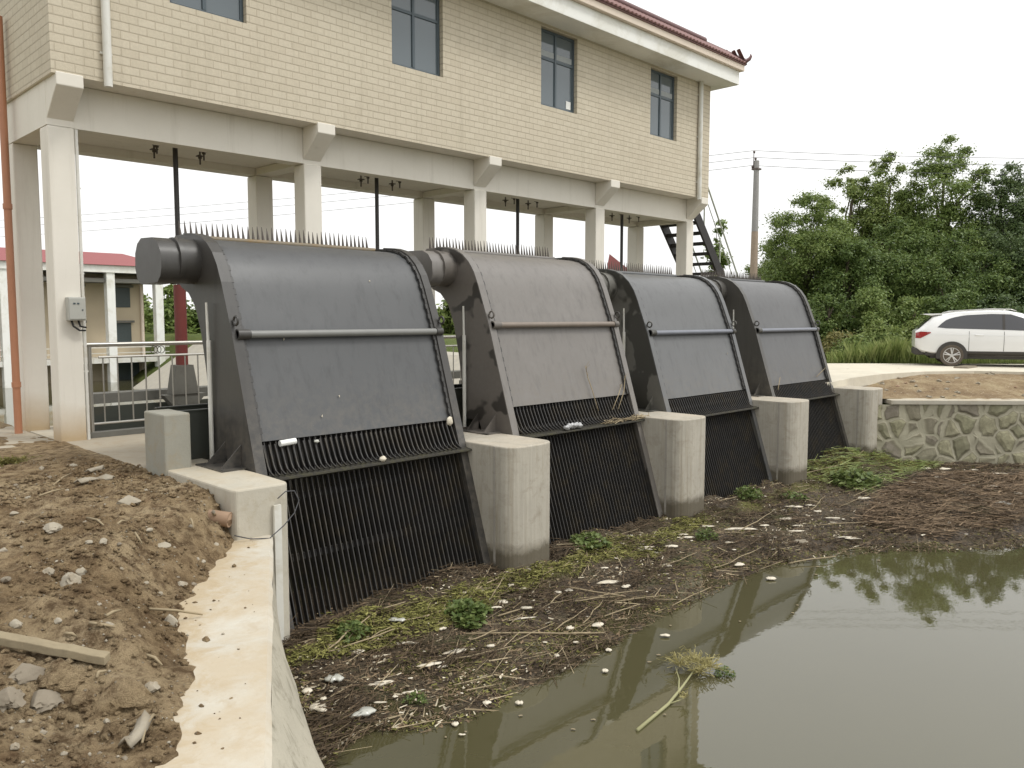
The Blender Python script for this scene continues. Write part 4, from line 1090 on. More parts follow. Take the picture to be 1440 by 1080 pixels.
for i, x in enumerate(xs):
    for j, y in enumerate(ys):
        if x > 16 and y > -5.0: continue
        d = dshore(x, y) if (inside(x, y) or True) else -1
        if d > -.25: idx[i, j] = len(vs); vs.append((x, y, deb_z(x, y, d) if d > 0 else WZ-.05))
for i in range(XS-1):
    for j in range(YS-1):
        q_ = (idx[i, j], idx[i+1, j], idx[i+1, j+1], idx[i, j+1])
        if min(q_) >= 0: fs.append(tuple(int(t) for t in q_))
m = MB(); m.v = vs; m.f = fs; m.m = [0]*len(fs)
o = finish('debris_mat', m, MT['debris'], smooth=True, uv=False, origin=(0, 0, 0)); tag(o, 'dark rotting mat of plant debris floating against the racks', 'floating debris', kind='stuff')

def deb_point():
    while True:
        # sample in picture-like density: uniform over the mat, denser nearby
        x = -.4+(rng.random()**1.5)*20; y = -4.3-rng.random()*6.5
        d = dshore(x, y)
        if d > 0 and not (x > 16.2 and y > -5.4): return x, y, d
def on_deb(px, py):
    z = WZ
    for _ in range(8):
        p = on_z(px, py, z); d = dshore(p.x, p.y); z = max(WZ+.01, deb_z(p.x, p.y, d)) if d > 0 else WZ+.006
    p.z = z; return p
def straw_mass(name, n, mat, lmin, lmax, w, sel, label, rise=.02, dirbias=None, zlift=.0):
    V = np.zeros((n*4, 3)); k = 0
    while k < n:
        x, y, d = deb_point()
        if not sel(x, y, d): continue
        z = max(deb_z(x, y, d), WZ+.005)+rng.random()*rise+zlift
        th = rng.random()*math.pi*2 if dirbias is None else dirbias+rng.normal(0, .55)
        l = lmin+(lmax-lmin)*rng.random()**2; t_ = np.array([math.cos(th), math.sin(th), rng.normal(0, .16)])*l/2
        s_ = np.array([-math.sin(th), math.cos(th), rng.normal(0, .6)])*w*(.6+.8*rng.random())/2; c_ = np.array([x, y, z])
        V[k*4:k*4+4] = [c_-t_-s_, c_+t_-s_*.6, c_+t_+s_*.6, c_-t_+s_]; k += 1
    F = np.arange(n*4).reshape(-1, 4)
    o = raw_mesh(name, V, F, mat, origin=(0, 0, 0)); tag(o, label, 'floating debris', kind='stuff'); return o
straw_mass('straw_litter', 26000, MT['straw'], .03, .22, .007, lambda x, y, d: True, 'fine brown straw strewn all over the floating mat')
straw_mass('leaf_crumbs', 22000, MT['redstraw'], .015, .05, .016, lambda x, y, d: True, 'crumbled brown leaf bits strewn over the floating mat', rise=.015)
straw_mass('straw_heap', 7500, MT['redstraw'], .15, .55, .009, lambda x, y, d: ((x-13.4)/3.4)**2+((y+7.6)/1.3)**2 < 1+.5*fnoise(x, y, 1, 3, 2), 'reddish brown heap of straw on the right of the mat', rise=.10, dirbias=-.65)
straw_mass('moss_strip', 15000, MT['greenstraw'], .03, .13, .011, lambda x, y, d: (abs(y+5.1+.22*fnoise(x, 1, .8, 2, 3)) < .3*(.5+fnoise(x, y, .9, 3, 4)+.4) and x < 8) or (x > 12.6 and y > -5.9 and fnoise(x, y, .9, 3, 8) > -.15), 'yellow green moss growing along the strip below the racks', rise=.05)
straw_mass('green_grass_heap', 1600, MT['grass'], .12, .5, .010, lambda x, y, d: (x > 12.5 and y > -6.1 and x < 17), 'flattened green grass heaped below the farthest rack', rise=.10, dirbias=-.5)

straw_mass('reed_tangle', 1100, MT['reed'], .15, .8, .007, lambda x, y, d: fnoise(x, y, .8, 3, 21) > -.05 or d < .5, 'tangle of thin pale reeds drifted along the racks', rise=.035, dirbias=.12)
straw_mass('dark_tangle', 12000, MT['darkstraw'], .12, .5, .008, lambda x, y, d: fnoise(x, y, 1.0, 3, 33) > .0, 'tangle of dark wet stems matted on the water', rise=.06, dirbias=.1)
straw_mass('moss_flecks', 9000, MT['greenstraw'], .02, .08, .010, lambda x, y, d: fnoise(x, y, .9, 4, 51) > .12, 'yellow green flecks of moss in patches over the mat', rise=.02)
straw_mass('pale_flecks', 2600, MT['paleflecks'], .015, .09, .014, lambda x, y, d: fnoise(x*.6+y*.3, y*1.6, 1.0, 4, 61) > .05, 'pale flecks and slivers drifted in streaks over the mat', rise=.02, dirbias=.12, zlift=.01)
def stem(px0, py0, px1, py1, r_, mat, label, group, lift=.03, name='reed_stem'):
    a, b = on_deb(px0, py0), on_deb(px1, py1); a.z += lift; b.z += lift+random.uniform(-.01, .03)
    pts = [a.lerp(b, t_)+Vector((random.gauss(0, .012), random.gauss(0, .012), random.gauss(0, .006))) if 0 < t_ < 1 else a.lerp(b, t_) for t_ in (0, .25, .5, .75, 1)]
    m = MB(); m.tube(pts, [r_, r_, r_*.95, r_*.85, r_*.6], 6); return single(name, m, MT[mat], label, 'reed', group, smooth=True, uv=False)
stems = [(420, 908, 490, 888), (460, 918, 520, 872), (462, 920, 498, 895), (480, 915, 570, 885), (660, 840, 690, 800), (690, 845, 712, 806), (672, 820, 720, 802), (655, 895, 850, 893), (800, 895, 830, 893), (795, 828, 880, 845), (880, 845, 972, 846),
  (806, 845, 905, 834), (806, 848, 870, 842), (820, 880, 848, 848), (780, 890, 830, 855), (850, 848, 935, 843), (1038, 750, 1086, 727), (1000, 748, 1045, 752), (1110, 795, 1175, 787), (945, 855, 1000, 830), (955, 838, 950, 820), (590, 945, 655, 912), (465, 985, 515, 955),
  (600, 870, 640, 845), (700, 870, 770, 850), (1150, 740, 1220, 738), (1200, 700, 1270, 670), (1180, 715, 1290, 668), (1200, 690, 1300, 662), (1140, 720, 1160, 700), (1330, 655, 1388, 656), (830, 790, 815, 815), (700, 890, 660, 905), (560, 880, 620, 865), (505, 900, 560, 880),
  (890, 770, 960, 745), (860, 760, 900, 745), (820, 770, 880, 742), (765, 810, 800, 790), (1010, 715, 1040, 700), (1100, 700, 1140, 690), (1240, 720, 1300, 700), (1300, 700, 1370, 690), (1270, 740, 1340, 720), (1350, 720, 1420, 705), (1120, 670, 1190, 655),
  (640, 930, 720, 915), (750, 860, 790, 840), (850, 870, 900, 855), (720, 905, 780, 880), (1010, 800, 1070, 775), (930, 800, 980, 780)]
for i, (a, b, c_, d) in enumerate(stems):
    stem(a, b, c_, d, random.uniform(.004, .009) if i > 24 else random.uniform(.006, .011), 'reed', 'pale dead reed stem lying on the floating debris', 'reed stems on the floating debris')

def scrap(px, py, lpx, wpx, ang, label='white bleached scrap among many on the floating debris', group='white scraps on the floating debris', mat='scrap', name='floating_scrap', cat='scrap', up=.016):
    p = on_deb(px, py); dist = (Vector(CP)-p).length; l = lpx*dist/FPX/2; w = max(.012, wpx*dist/FPX/2*1.15)
    th = YAW-math.pi/2+ang        # along the picture's horizontal, turned by ang
    m = MB(); sd_ = random.random()*40; vs = []; fs = []; n_, r_ = 9, 7
    bend = random.uniform(-.35, .35); skew = random.uniform(-1, 1)
    for i in range(n_+1):
        t_ = i/n_*2-1; rad = (1-abs(t_)**2.2)**.6*(1-.35*skew*t_)+.04
        for j in range(r_):
            ph = 2*math.pi*j/r_; k = 1+.7*noise.noise(Vector((t_*2.3, math.cos(ph)*1.3, sd_)))+.25*noise.noise(Vector((t_*6, math.sin(ph)*2, sd_)))
            lx = t_*l; ly = math.cos(ph)*w*rad*k+bend*l*(1-t_*t_)*.6; lz = math.sin(ph)*w*.34*rad*k
            vs.append((p.x+lx*math.cos(th)-ly*math.sin(th), p.y+lx*math.sin(th)+ly*math.cos(th), p.z+up+lz))
    for i in range(n_):
        for j in range(r_): fs.append((i*r_+j, i*r_+(j+1) % r_, (i+1)*r_+(j+1) % r_, (i+1)*r_+j))
    fs += [tuple(reversed(range(r_))), tuple(range(n_*r_, (n_+1)*r_))]
    m.add(vs, fs); return single(name, m, MT[mat], label, cat, group, smooth=True, uv=False)
sl = [(536, 963, 36, 10, .35), (640, 918, 38, 9, .5), (605, 936, 40, 7, .4), (565, 908, 46, 8, .2), (500, 917, 26, 8, .4), (707, 847, 16, 10, -.5), (697, 855, 18, 5, .1), (742, 856, 20, 7, .1), (620, 884, 17, 7, .4), (735, 872, 42, 4, .35), (856, 820, 36, 8, .25),
  (880, 826, 16, 8, .8), (905, 768, 34, 6, .15), (905, 774, 26, 6, .1), (944, 766, 20, 7, .2), (968, 757, 20, 6, .1), (960, 753, 16, 5, .1), (1040, 746, 50, 7, .05), (1040, 797, 16, 8, .35), (1084, 815, 14, 9, .4), (936, 797, 9, 12, 1.2), (1026, 763, 15, 5, 0), (995, 741, 20, 5, 0),
  (1116, 713, 26, 6, .0), (1106, 731, 20, 8, .2), (1124, 740, 20, 5, .1), (1120, 748, 24, 5, .05), (1172, 728, 24, 5, -.15), (1216, 702, 20, 7, .3), (1190, 758, 26, 4, -.05), (1200, 759, 22, 4, -.1), (1252, 695, 16, 5, .2), (1348, 675, 22, 7, .1), (1362, 684, 18, 6, -.1), (1340, 668, 14, 6, .5),
  (1400, 668, 30, 5, .02), (1395, 685, 16, 7, .3), (1430, 695, 14, 7, -.4), (1428, 678, 10, 5, 0), (802, 885, 12, 9, -.5), (840, 880, 20, 10, .6), (783, 835, 14, 7, .2), (800, 832, 12, 8, 0), (735, 830, 14, 6, .3), (920, 779, 22, 5, .2), (1330, 662, 18, 7, .2), (1318, 672, 14, 6, .4),
  (1370, 662, 12, 5, 0), (1303, 660, 14, 6, .3), (1288, 680, 12, 5, 0), (1150, 720, 12, 5, .2), (1140, 712, 14, 5, -.2), (1075, 740, 14, 5, .2), (1000, 690, 12, 5, 0), (575, 975, 20, 5, .5), (556, 982, 8, 5, .2), (535, 990, 18, 4, .1), (650, 1035, 10, 3, 0), (685, 990, 12, 9, 0), (730, 990, 11, 9, 0),
  (783, 924, 8, 8, 0), (856, 916, 9, 8, 0), (851, 945, 9, 9, 0), (810, 905, 9, 5, 0), (935, 895, 14, 6, 0), (850, 800, 12, 5, .2), (885, 757, 12, 5, .2), (640, 1020, 10, 8, 0), (455, 985, 9, 8, 0), (665, 915, 8, 6, 0), (690, 910, 12, 7, .4), (766, 905, 8, 4, 0)]
for a in sl: scrap(*a)
for i in range(110):
    while True:
        px, py = random.uniform(430, 1440), random.uniform(660, 1040); p = on_z(px, py, WZ+.05)
        if dshore(p.x, p.y) > .1 and p.y < -4.5: break
    k = random.random(); scrap(px, py, 3+9*k*k, 2+3*k*random.random(), random.uniform(-.6, .8), mat=random.choice(['scrap', 'scrap', 'rock', 'plank']))
scrap(622, 940, 14, 6, .3)
for i in range(16):
    while True:
        px, py = random.uniform(560, 1440), random.uniform(780, 1050); p = on_z(px, py, WZ)
        if -1.3 < dshore(p.x, p.y) < -.08: break
    scrap(px, py, random.uniform(3, 7), random.uniform(2, 3), random.uniform(-.3, .4), 'tiny pale bit adrift on the open water', 'bits adrift on the open water', 'plank', 'floating_bit', 'litter', .004)
# particular litter
scrap(510, 1008, 38, 16, .55, 'clouded plastic bottle floating near the foot of the wing wall', None, 'bottle', 'plastic_bottle', 'bottle', .03)
scrap(470, 958, 26, 16, .1, 'pale plastic cup lying in the debris close to the wing wall', None, 'bottle', 'plastic_cup', 'cup', .03)
scrap(448, 1000, 30, 16, -.7, 'torn white foam piece caught against the sloped wall', None, 'scrap', 'foam_piece', 'foam', .03)
scrap(432, 976, 14, 12, .2, 'white cup rim showing beside the sloped wall', None, 'scrap', 'cup_piece', 'cup', .03)
scrap(1126, 763, 20, 12, 0, 'pinkish rounded lump floating right of the middle piers', None, 'rock', 'floating_lump', 'lump', .02)
scrap(558, 875, 24, 10, -.1, 'grey plastic bottle lying under the nearest rack', None, 'bottle', 'plastic_bottle', 'bottle', .03)
scrap(1410, 710, 22, 10, -.2, 'clouded plastic scrap on the straw heap at the right', None, 'bottle', 'plastic_scrap', 'plastic scrap', .04)
scrap(842, 768, 14, 9, .4, 'small green plastic bottle below the brownish rack', None, 'weed', 'plastic_bottle', 'bottle', .04)

# water weeds
def weed(px, py, wpx, hpx, label, n=140, mat='weed', group=None):
    p = on_deb(px, py); dist = (Vector(CP)-p).length; rx = wpx*dist/FPX/2; rz = hpx*dist/FPX; V = []; 
    for i in range(int(n*2.2)):
        a = random.uniform(0, 6.28); r_ = math.sqrt(random.random())*rx*(.65+.5*abs(math.sin(a*1.5+px))); h = random.random()*rz*(1-.6*(r_/rx)**2)
        c_ = Vector((p.x+r_*math.cos(a), p.y+r_*math.sin(a), p.z+h)); t_ = Vector((random.gauss(0, 1), random.gauss(0, 1), random.gauss(0, .5))).normalized(); u_ = t_.cross(Vector((random.gauss(0, .5), random.gauss(0, .5), 1))).normalized()
        l = rx*random.uniform(.07, .17); V += [c_-t_*l, c_+u_*l*.7, c_+t_*l, c_-u_*l*.7]
    o = raw_mesh('water_weed', np.array([tuple(v) for v in V]), np.arange(len(V)).reshape(-1, 4), MT[mat], origin=tuple(p)); return tag(o, label, 'water plant', group)
weed(655, 862, 74, 22, 'broad green water weed under the nearest rack', 260)
weed(492, 888, 50, 18, 'dark green water weed at the left foot of the nearest rack', 160)
weed(826, 768, 56, 20, 'green water weed at the foot of the brownish rack', 200)
weed(993, 757, 30, 16, 'round green water weed in front of the middle piers', 140)
weed(1052, 700, 38, 18, 'green water weed at the foot of the third rack', 160)
weed(1115, 702, 36, 10, 'low green water weed beside the third round pier', 120)
weed(585, 985, 32, 12, 'small dark weed near the lower edge of the mat', 90)
weed(1350, 640, 40, 16, 'tuft of weed growing against the stone wall', 120)
weed(1200, 662, 60, 20, 'weedy tuft at the foot of the farthest rack', 200)
weed(1018, 948, 26, 10, 'small leafy green tuft drifting beside the branch', 110)
# floating branch with dry umbels
br = thing('floating_branch', tuple(on_z(930, 985, WZ)), 'pale green branch with dry flower heads drifting on the open water', 'branch')
b0, b1, b2, b3 = on_z(896, 1027, WZ+.01), on_z(940, 990, WZ+.015), on_z(960, 965, WZ+.03), on_z(978, 940, WZ+.05)
m = MB(); m.tube([b0, b1, b2, b3], [.016, .014, .011, .006], 8); m.tube([b1, on_z(955, 985, WZ+.03), on_z(962, 982, WZ+.04)], [.007, .006, .004], 6); m.tube([b2+(b2-b3)*.3, on_z(955, 955, WZ+.05), on_z(950, 938, WZ+.06)], [.008, .006, .004], 6)
part('stem', m, MT['twig'], br, smooth=True, uv=False)
for (px, py, n_, sp) in [(978, 930, 120, .16), (955, 934, 100, .15), (998, 938, 90, .12), (962, 982, 20, .04), (985, 945, 70, .12)]:
    c0 = on_z(px, py, WZ+.05); m = MB()
    for i in range(n_):
        e = c0+Vector((random.gauss(0, sp*.55), random.gauss(0, sp*.55), abs(random.gauss(0, .04)))); s_ = c0.lerp(e, .5) if random.random() < .5 else e+Vector((random.gauss(0, .03), random.gauss(0, .03), .02))
        m.tube([c0, s_], [.002, .0015], 3, False); m.tube([s_, e], [.002, .004], 3, False)
    part('flower_head', m, MT['drybloom'], br, uv=False)
# litter on the racks
def on_plane_x(): pass
def on_rack(px, py, k, dz):    # meets the sloped cover of rack k
    d = _f+(px-720)/FPX*_r-(py-540)/FPX*_u
    # plane through (y,z)=(front,-) : y = y0 + .312*(z-z0)
    y0, z0_, sl_ = front_y(.6)+.05, .6+dz, (front_y(1.4)-front_y(.6))/.8
    t_ = (y0+sl_*(CP[2]-z0_)-CP[1])/(d[1]-sl_*d[2]); p = CP+t_*d; return Vector((p[0], p[1], p[2]))
def bit(px, py, k, dz, w, h, label, mat, name, cat):
    p = on_rack(px, py, k, dz); m = MB(); m.blob((p.x, p.y-.035, p.z), w, .03, h, seed=px, n=12, m=8); single(name, m, MT[mat], label, cat, smooth=True, uv=False)
p = on_rack(402, 622, 0, .05); m = MB(); m.tube([(p.x-.1, p.y-.04, p.z), (p.x+.1, p.y-.04, p.z+.01)], .036, 10); single('foam_roll', m, MT['paper'], 'small white roll lying on the nearest rack above its teeth', 'foam')
bit(443, 620, 0, .05, .035, .02, 'tiny grey scrap right of the white roll on the nearest rack', 'bottle', 'litter_scrap', 'litter')
bit(630, 592, 0, .05, .05, .065, 'pale leaf shaped scrap at the right edge of the nearest rack', 'scrap', 'litter_scrap', 'litter')
p = on_rack(530, 649, 0, .05); m = MB(); m.blob((p.x, front_y(0)-.09, .05), .05, .04, .035, seed=4, n=10); single('litter_lump', m, MT['scrap'], 'pale lump resting on the rake beam of the nearest rack', 'litter', smooth=True, uv=False)
m = MB(); p = on_rack(800, 619, 1, .13); 
for i in range(5): m.blob((p.x-.15+.08*i+random.uniform(-.02, .02), front_y(0)-.10, .10+random.uniform(-.02, .03)), .07, .04, .035, seed=i, n=10, amp=.6)
single('plastic_bag', m, MT['bag'], 'crumpled clear plastic bag caught on the rake beam of the brownish rack', 'plastic bag', smooth=True, uv=False)
for px, py, k_, dz_ in ((523, 395, 0, .05), (372, 446, 0, .05), (476, 557, 0, .05), (398, 477, 0, .05), (452, 585, 0, .05), (1022, 497, 2, -.04)):
    p = on_rack(px, py, k_, dz_); m = MB(); m.blob((p.x, p.y-.02 if py > 460 else p.y+.05, p.z), .008, .005, .014, seed=px, n=6, m=4, amp=.8); single('paint_chip', m, MT['scrap'], 'tiny pale splash stuck to a grey rack cover', 'splash', 'pale splashes on the rack covers', uv=False)
m = MB()
for i in range(90):
    a = on_rack(random.uniform(845, 905), 602+random.uniform(-6, 5), 1, .13); a.y = front_y(0)-random.uniform(.0, .14); a.z = .09+random.uniform(-.015, .035); t_ = Vector((random.gauss(0, .14), random.gauss(0, .03), random.gauss(0, .02))); m.tube([a-t_, a+t_], .005, 4, False)
single('straw_bundle', m, MT['reed'], 'straw bundle caught on the rake beam right of the plastic bag', 'straw', uv=False)
def stalk(pts, k, dz, label, branches=0, r_=.008, off=.05):
    ps = [on_rack(px, py, k, dz)+Vector((0, -off, 0)) for px, py in pts]; m = MB(); m.tube(ps, [r_]*(len(ps)-1)+[r_*.5], 5)
    for i in range(branches):
        a = ps[-2].lerp(ps[-1], random.random()); m.tube([a, a+Vector((random.uniform(-.08, .08), -.02, random.uniform(.03, .1)))], [.004, .002], 4, False)
    single('stalk', m, MT['reed'], label, 'stalk', smooth=True, uv=False)
stalk([(838, 578), (830, 550), (823, 530), (820, 515)], 1, .13, 'dead branched stalk leaning in the middle of the brownish rack', 9)
stalk([(858, 576), (866, 556), (871, 540)], 1, .13, 'left of the two dry stalks at the right edge of the brownish rack', 2)
stalk([(866, 575), (874, 550), (876, 525)], 1, .13, 'right of the two dry stalks at the right edge of the brownish rack', 2)
stalk([(1091, 548), (1094, 530)], 3, -.04, 'short pale stalk standing on the farthest rack', 0, .012)
stalk([(1145, 530), (1153, 522), (1160, 515)], 3, -.04, 'dry stalk leaning at the right edge of the farthest rack', 2)

# rubble bits on the far bank
for i in range(95):
    a, s_ = random.uniform(.2, 8), random.uniform(.5, 5.2); p = A+SD*a+SN*s_; r_ = random.uniform(.03, .10); m = MB(); m.blob((p.x, p.y, rb_z(s_)+.01), r_, r_*.7, r_*.5, seed=i, n=7, m=5, amp=.6, rot=random.random()*6)
    single('rubble_stone', m, random.choice([MT['rock'], MT['rock'], MT['scrap'], MT['terracotta']]), 'small rubble piece strewn between the stone wall and the road', 'rubble', 'rubble on the far bank', uv=False)
p = A+SD*4.2+SN*5.0; m = MB(); m.box(p.x-.5, p.x+.5, p.y-.2, p.y+.2, .2, .36); single('concrete_lump', m, MT['rock2'], 'grey broken concrete slab beside the road in front of the car', 'rubble', bevel=.04)

# ================================================================== STAIRCASE, POLE, WIRES
st = thing('steel_staircase', (18.2, 1.0, 0), 'black steel staircase with pale rails descending from the right end of the gatehouse', 'staircase')
def strg(y):
    m = MB(); a = Vector((16.35, y, 5.05)); b = Vector((20.6, y, .05)); t_ = (b-a).normalized(); n_ = Vector((-t_.z, 0, t_.x))
    vs = []
    for yy in (y-.03, y+.03):
        for p in (a, b):
            for s_ in (-.15, .15): q_ = p+n_*s_; vs.append((q_.x, yy, q_.z))
    m.add(vs, [(0, 2, 3, 1), (5, 7, 6, 4), (0, 1, 5, 4), (2, 6, 7, 3), (0, 4, 6, 2), (1, 3, 7, 5)]); return m
YS0, YS1 = .55, 1.75
for y in (YS0, YS1): part('stringer', strg(y), MT['stair'], st)
for i in range(1, 18):
    t_ = i/18; x = 16.35+(20.6-16.35)*t_; z = 5.05+(.05-5.05)*t_
    m = MB(); m.box(x-.13, x+.13, YS0+.03, YS1-.03, z-.05, z+.03); part('tread', m, MT['stair'], st)
for y in (YS0, YS1):
    m = MB(); pts = [(16.45, y, 5.95), (17.0, y, 5.85), (20.6, y, .95)]
    m.tube(pts, .025, 8)
    for t_ in (.05, .3, .55, .8, 1.0):
        x = 16.9+(20.5-16.9)*t_; z = 5.05-(x-16.35)*(5/4.25); m.tube([(x, y, z), (x, y, z+1.0 if t_ > 0 else z+.9)], .022, 8)
    m.tube([(17.0, y, 5.4), (20.6, y, .5)], .015, 6)
    part('handrail', m, MT['stairrail'], st, smooth=True, angle=40)
m = MB(); m.box(16.38, 17.0, .5, 1.8, 4.95, 5.03); part('landing', m, MT['stair'], st)

up = thing('utility_pole', (30.2, 5.99, .2), 'tall concrete utility pole with a reddish lower half left of the trees', 'utility pole')
m = MB(); m.tube([(30.2, 5.99, 5.6), (30.42, 6.1, 8.75)], [.145, .115], 12); part('upper_shaft', m, MT['pole'], up, smooth=True, angle=40)
m = MB(); m.tube([(29.95, 5.87, -.3), (30.2, 5.99, 5.6)], [.2, .148], 12); part('lower_shaft', m, MT['polelow'], up, smooth=True, angle=40)
top = Vector((30.42, 6.1, 8.75)); ca = Vector((_r[0], _r[1], 0)).normalized()
wz = [9.2, 8.9, 8.55]; off = [-.12, -.05, -.18]
m = MB(); m.tube([top+ca*-.14+Vector((0, 0, -.4)), top+ca*-.13+Vector((0, 0, .42))], .022, 6); m.box(top.x-.16, top.x+.16, top.y-.16, top.y+.16, 8.35, 8.42); part('bracket', m, MT['insul'], up)
for z_, o_ in zip(wz, off):
    m = MB(); c_ = top+ca*o_; m.tube([(c_.x, c_.y, z_-.12), (c_.x, c_.y, z_-.06), (c_.x, c_.y, z_)], [.03, .06, .03], 8); part('insulator', m, MT['insul'], up, smooth=True)
WN = ['uppermost power line from the utility pole across the trees', 'middle power line from the utility pole across the trees', 'lowest power line from the utility pole across the trees']
ends_r = [(1720, 222), (1720, 232), (1720, 248)]; ends_l = [(-250, 322), (-250, 332), (-250, 346)]
for i in range(3):
    c_ = top+ca*off[i]; c_.z = wz[i]; e = at_depth(*ends_r[i], 33); l = at_depth(*ends_l[i], 60); pts = []
    for j in range(25):
        t_ = j/24; q_ = l.lerp(c_, t_); q_.z -= .5*4*t_*(1-t_); pts.append(q_)
    for j in range(1, 17):
        t_ = j/16; q_ = c_.lerp(e, t_); q_.z -= .15*4*t_*(1-t_); pts.append(q_)
    m = MB(); m.tube(pts, .011, 5); single('power_line', m, MT['wire'], WN[i], 'power line', 'power lines', uv=False)

# ================================================================== CAR
WR = .325
cw = on_z(1337, 514.5, .315)
ang = math.atan2(_r[1], _r[0])-R(22)
cardir = Vector((math.cos(ang), math.sin(ang), 0)); carleft = Vector((-cardir.y, cardir.x, 0))
RW = -1.34
org = cw-cardir*RW+carleft*.80
X = Matrix.Translation(Vector((org.x, org.y, .315))) @ Matrix.Rotation(ang, 4, 'Z')
car = thing('parked_car', (org.x, org.y, .315), 'white compact SUV parked on the pale road at the right edge', 'car')
def interp(tab, u):
    for (a, va), (b, vb) in zip(tab, tab[1:]):
        if a <= u <= b: return va+(vb-va)*(u-a)/(b-a)
    return tab[0][1] if u < tab[0][0] else tab[-1][1]
roofz = [(-2.34, 1.06), (-2.26, 1.12), (-2.05, 1.34), (-1.86, 1.52), (-1.6, 1.585), (-1.2, 1.655), (-.5, 1.70), (0, 1.70), (.4, 1.66), (.8, 1.50), (1.25, 1.20), (1.45, 1.08), (1.9, 1.0), (2.2, .88), (2.32, .7)]
beltz = [(-2.34, 1.02), (-1.86, 1.10), (-1.4, 1.10), (0, 1.06), (1.0, 1.02), (1.45, 1.0), (1.9, .93), (2.2, .82), (2.32, .66)]
sillz = [(-2.34, .56), (-2.2, .42), (-1.9, .36), (-.9, .32), (.9, .32), (1.8, .30), (2.2, .32), (2.32, .42)]
wbelt = [(-2.34, .66), (-2.25, .78), (-2.0, .87), (-1.4, .905), (0, .91), (1.4, .90), (1.9, .83), (2.2, .68), (2.32, .52)]
wroof = [(-2.34, .60), (-2.0, .62), (-1.6, .63), (0, .66), (.6, .64), (1.25, .66), (1.5, .78), (2.32, .45)]
us = [-2.34, -2.3, -2.26, -2.15, -2.05, -1.95, -1.86, -1.75, -1.6, -1.4, -1.2, -1.0, -.7, -.4, -.1, .2, .5, .8, 1.0, 1.25, 1.45, 1.7, 1.9, 2.05, 2.2, 2.28, 2.32]
vs = []; fs = []
def section(u):
    rz, bz, sz_, wb, wr = interp(roofz, u), interp(beltz, u), interp(sillz, u), interp(wbelt, u), interp(wroof, u)
    return [(wb*.86, sz_), (wb*.985, sz_+.06), (wb*1.0, sz_+(bz-sz_)*.45), (wb*1.005, sz_+(bz-sz_)*.75), (wb*.975, bz), (wb*.975+(wr-wb*.975)*.5, bz+(rz-bz)*.5), (wr, rz-.055*min(1, (rz-bz)*3)), (wr*.8, rz-.01), (0, rz+.012)]
for u in us:
    s_ = section(u); ring = [(u, -a, b) for a, b in s_]+[(u, a, b) for a, b in reversed(s_[:-1])]; vs += ring
n_ = 17
for i in range(len(us)-1):
    for j in range(n_): fs.append((i*n_+j, i*n_+(j+1) % n_, (i+1)*n_+(j+1) % n_, (i+1)*n_+j))
fs += [tuple(range(n_)), tuple(reversed(range((len(us)-1)*n_, len(us)*n_)))]
m = MB(); m.xf = X; m.add(vs, fs); body = part('body', m, MT['car'], car, smooth=True, uv=False, angle=42)
def side_pt(u, z, out=.006, sgn=-1):
    s_ = section(u)
    for (a, za), (b, zb) in zip(s_, s_[1:]):
        if za <= z <= zb+1e-6: y = a+(b-a)*(z-za)/(zb-za+1e-9); return (u, sgn*(y+out), z)
    return (u, sgn*(s_[0][0]+out), z)
def side_panel(name, lo, hi, u0, u1, mat, out=.006, parent=car, nn=24):
    for sgn in (-1, 1):
        m = MB(); m.xf = X; vs = []; fs = []; M_ = 5
        for i in range(nn+1):
            u = u0+(u1-u0)*i/nn; a, b = interp(lo, u), interp(hi, u)
            for j in range(M_+1): vs.append(side_pt(u, a+(b-a)*j/M_, out, sgn))
        for i in range(nn):
            for j in range(M_):
                k = i*(M_+1)+j; f = (k, k+M_+1, k+M_+2, k+1); fs.append(f if sgn < 0 else f[::-1])
        m.add(vs, fs); part(name, m, mat, parent, smooth=True, uv=False)
lo = [(-1.75, 1.175), (-1.5, 1.145), (0, 1.11), (1.0, 1.07)]
hi = [(-1.75, 1.18), (-1.55, 1.38), (-1.35, 1.47), (-1.0, 1.545), (-.3, 1.585), (.2, 1.57), (.6, 1.44), (1.0, 1.10)]
side_panel('side_window', lo, hi, -1.75, 1.0, MT['carglass'])
side_panel('window_pillar', lo, [(a, b) for a, b in hi], -.02, .05, MT['clad'], .010, nn=3)
side_panel('sill_cladding', [(-.95, .325), (.95, .325)], [(-.95, .46), (.95, .46)], -.95, .95, MT['clad'], .008)
side_panel('door_seam', [(-.92, .47), (-.8, .47)], [(-.92, 1.06), (-.8, 1.06)], -.90, -.888, MT['clad'], .004, nn=1)
side_panel('door_seam', [(.0, .47), (.1, .47)], [(.0, 1.06), (.1, 1.06)], .02, .032, MT['clad'], .004, nn=1)
side_panel('character_crease', [(-1.9, .955), (1.4, .90)], [(-1.9, .97), (1.4, .915)], -1.8, 1.3, MT['car'], .012)
side_panel('tail_light', [(-2.34, .84), (-2.2, .84), (-1.93, 1.0)], [(-2.34, 1.0), (-2.2, 1.045), (-1.93, 1.03)], -2.335, -1.93, MT['tail'], .012, nn=16)
for sgn in (-1, 1):
    m = MB(); m.xf = X; q_ = side_pt(-.62, .94, .018, sgn); m.tube([(-.74, q_[1]-sgn*.01, .945), (-.70, q_[1], .945), (-.56, q_[1], .945), (-.52, q_[1]-sgn*.01, .945)], .014, 8); part('door_handle', m, MT['car'], car, smooth=True)
    m = MB(); m.xf = X; m.tube([(-1.5, sgn*.60, 1.62), (-1.3, sgn*.61, 1.675), (-.3, sgn*.62, 1.735), (.2, sgn*.62, 1.72), (.35, sgn*.62, 1.675)], .016, 6); part('roof_rail', m, MT['rim'], car, smooth=True)
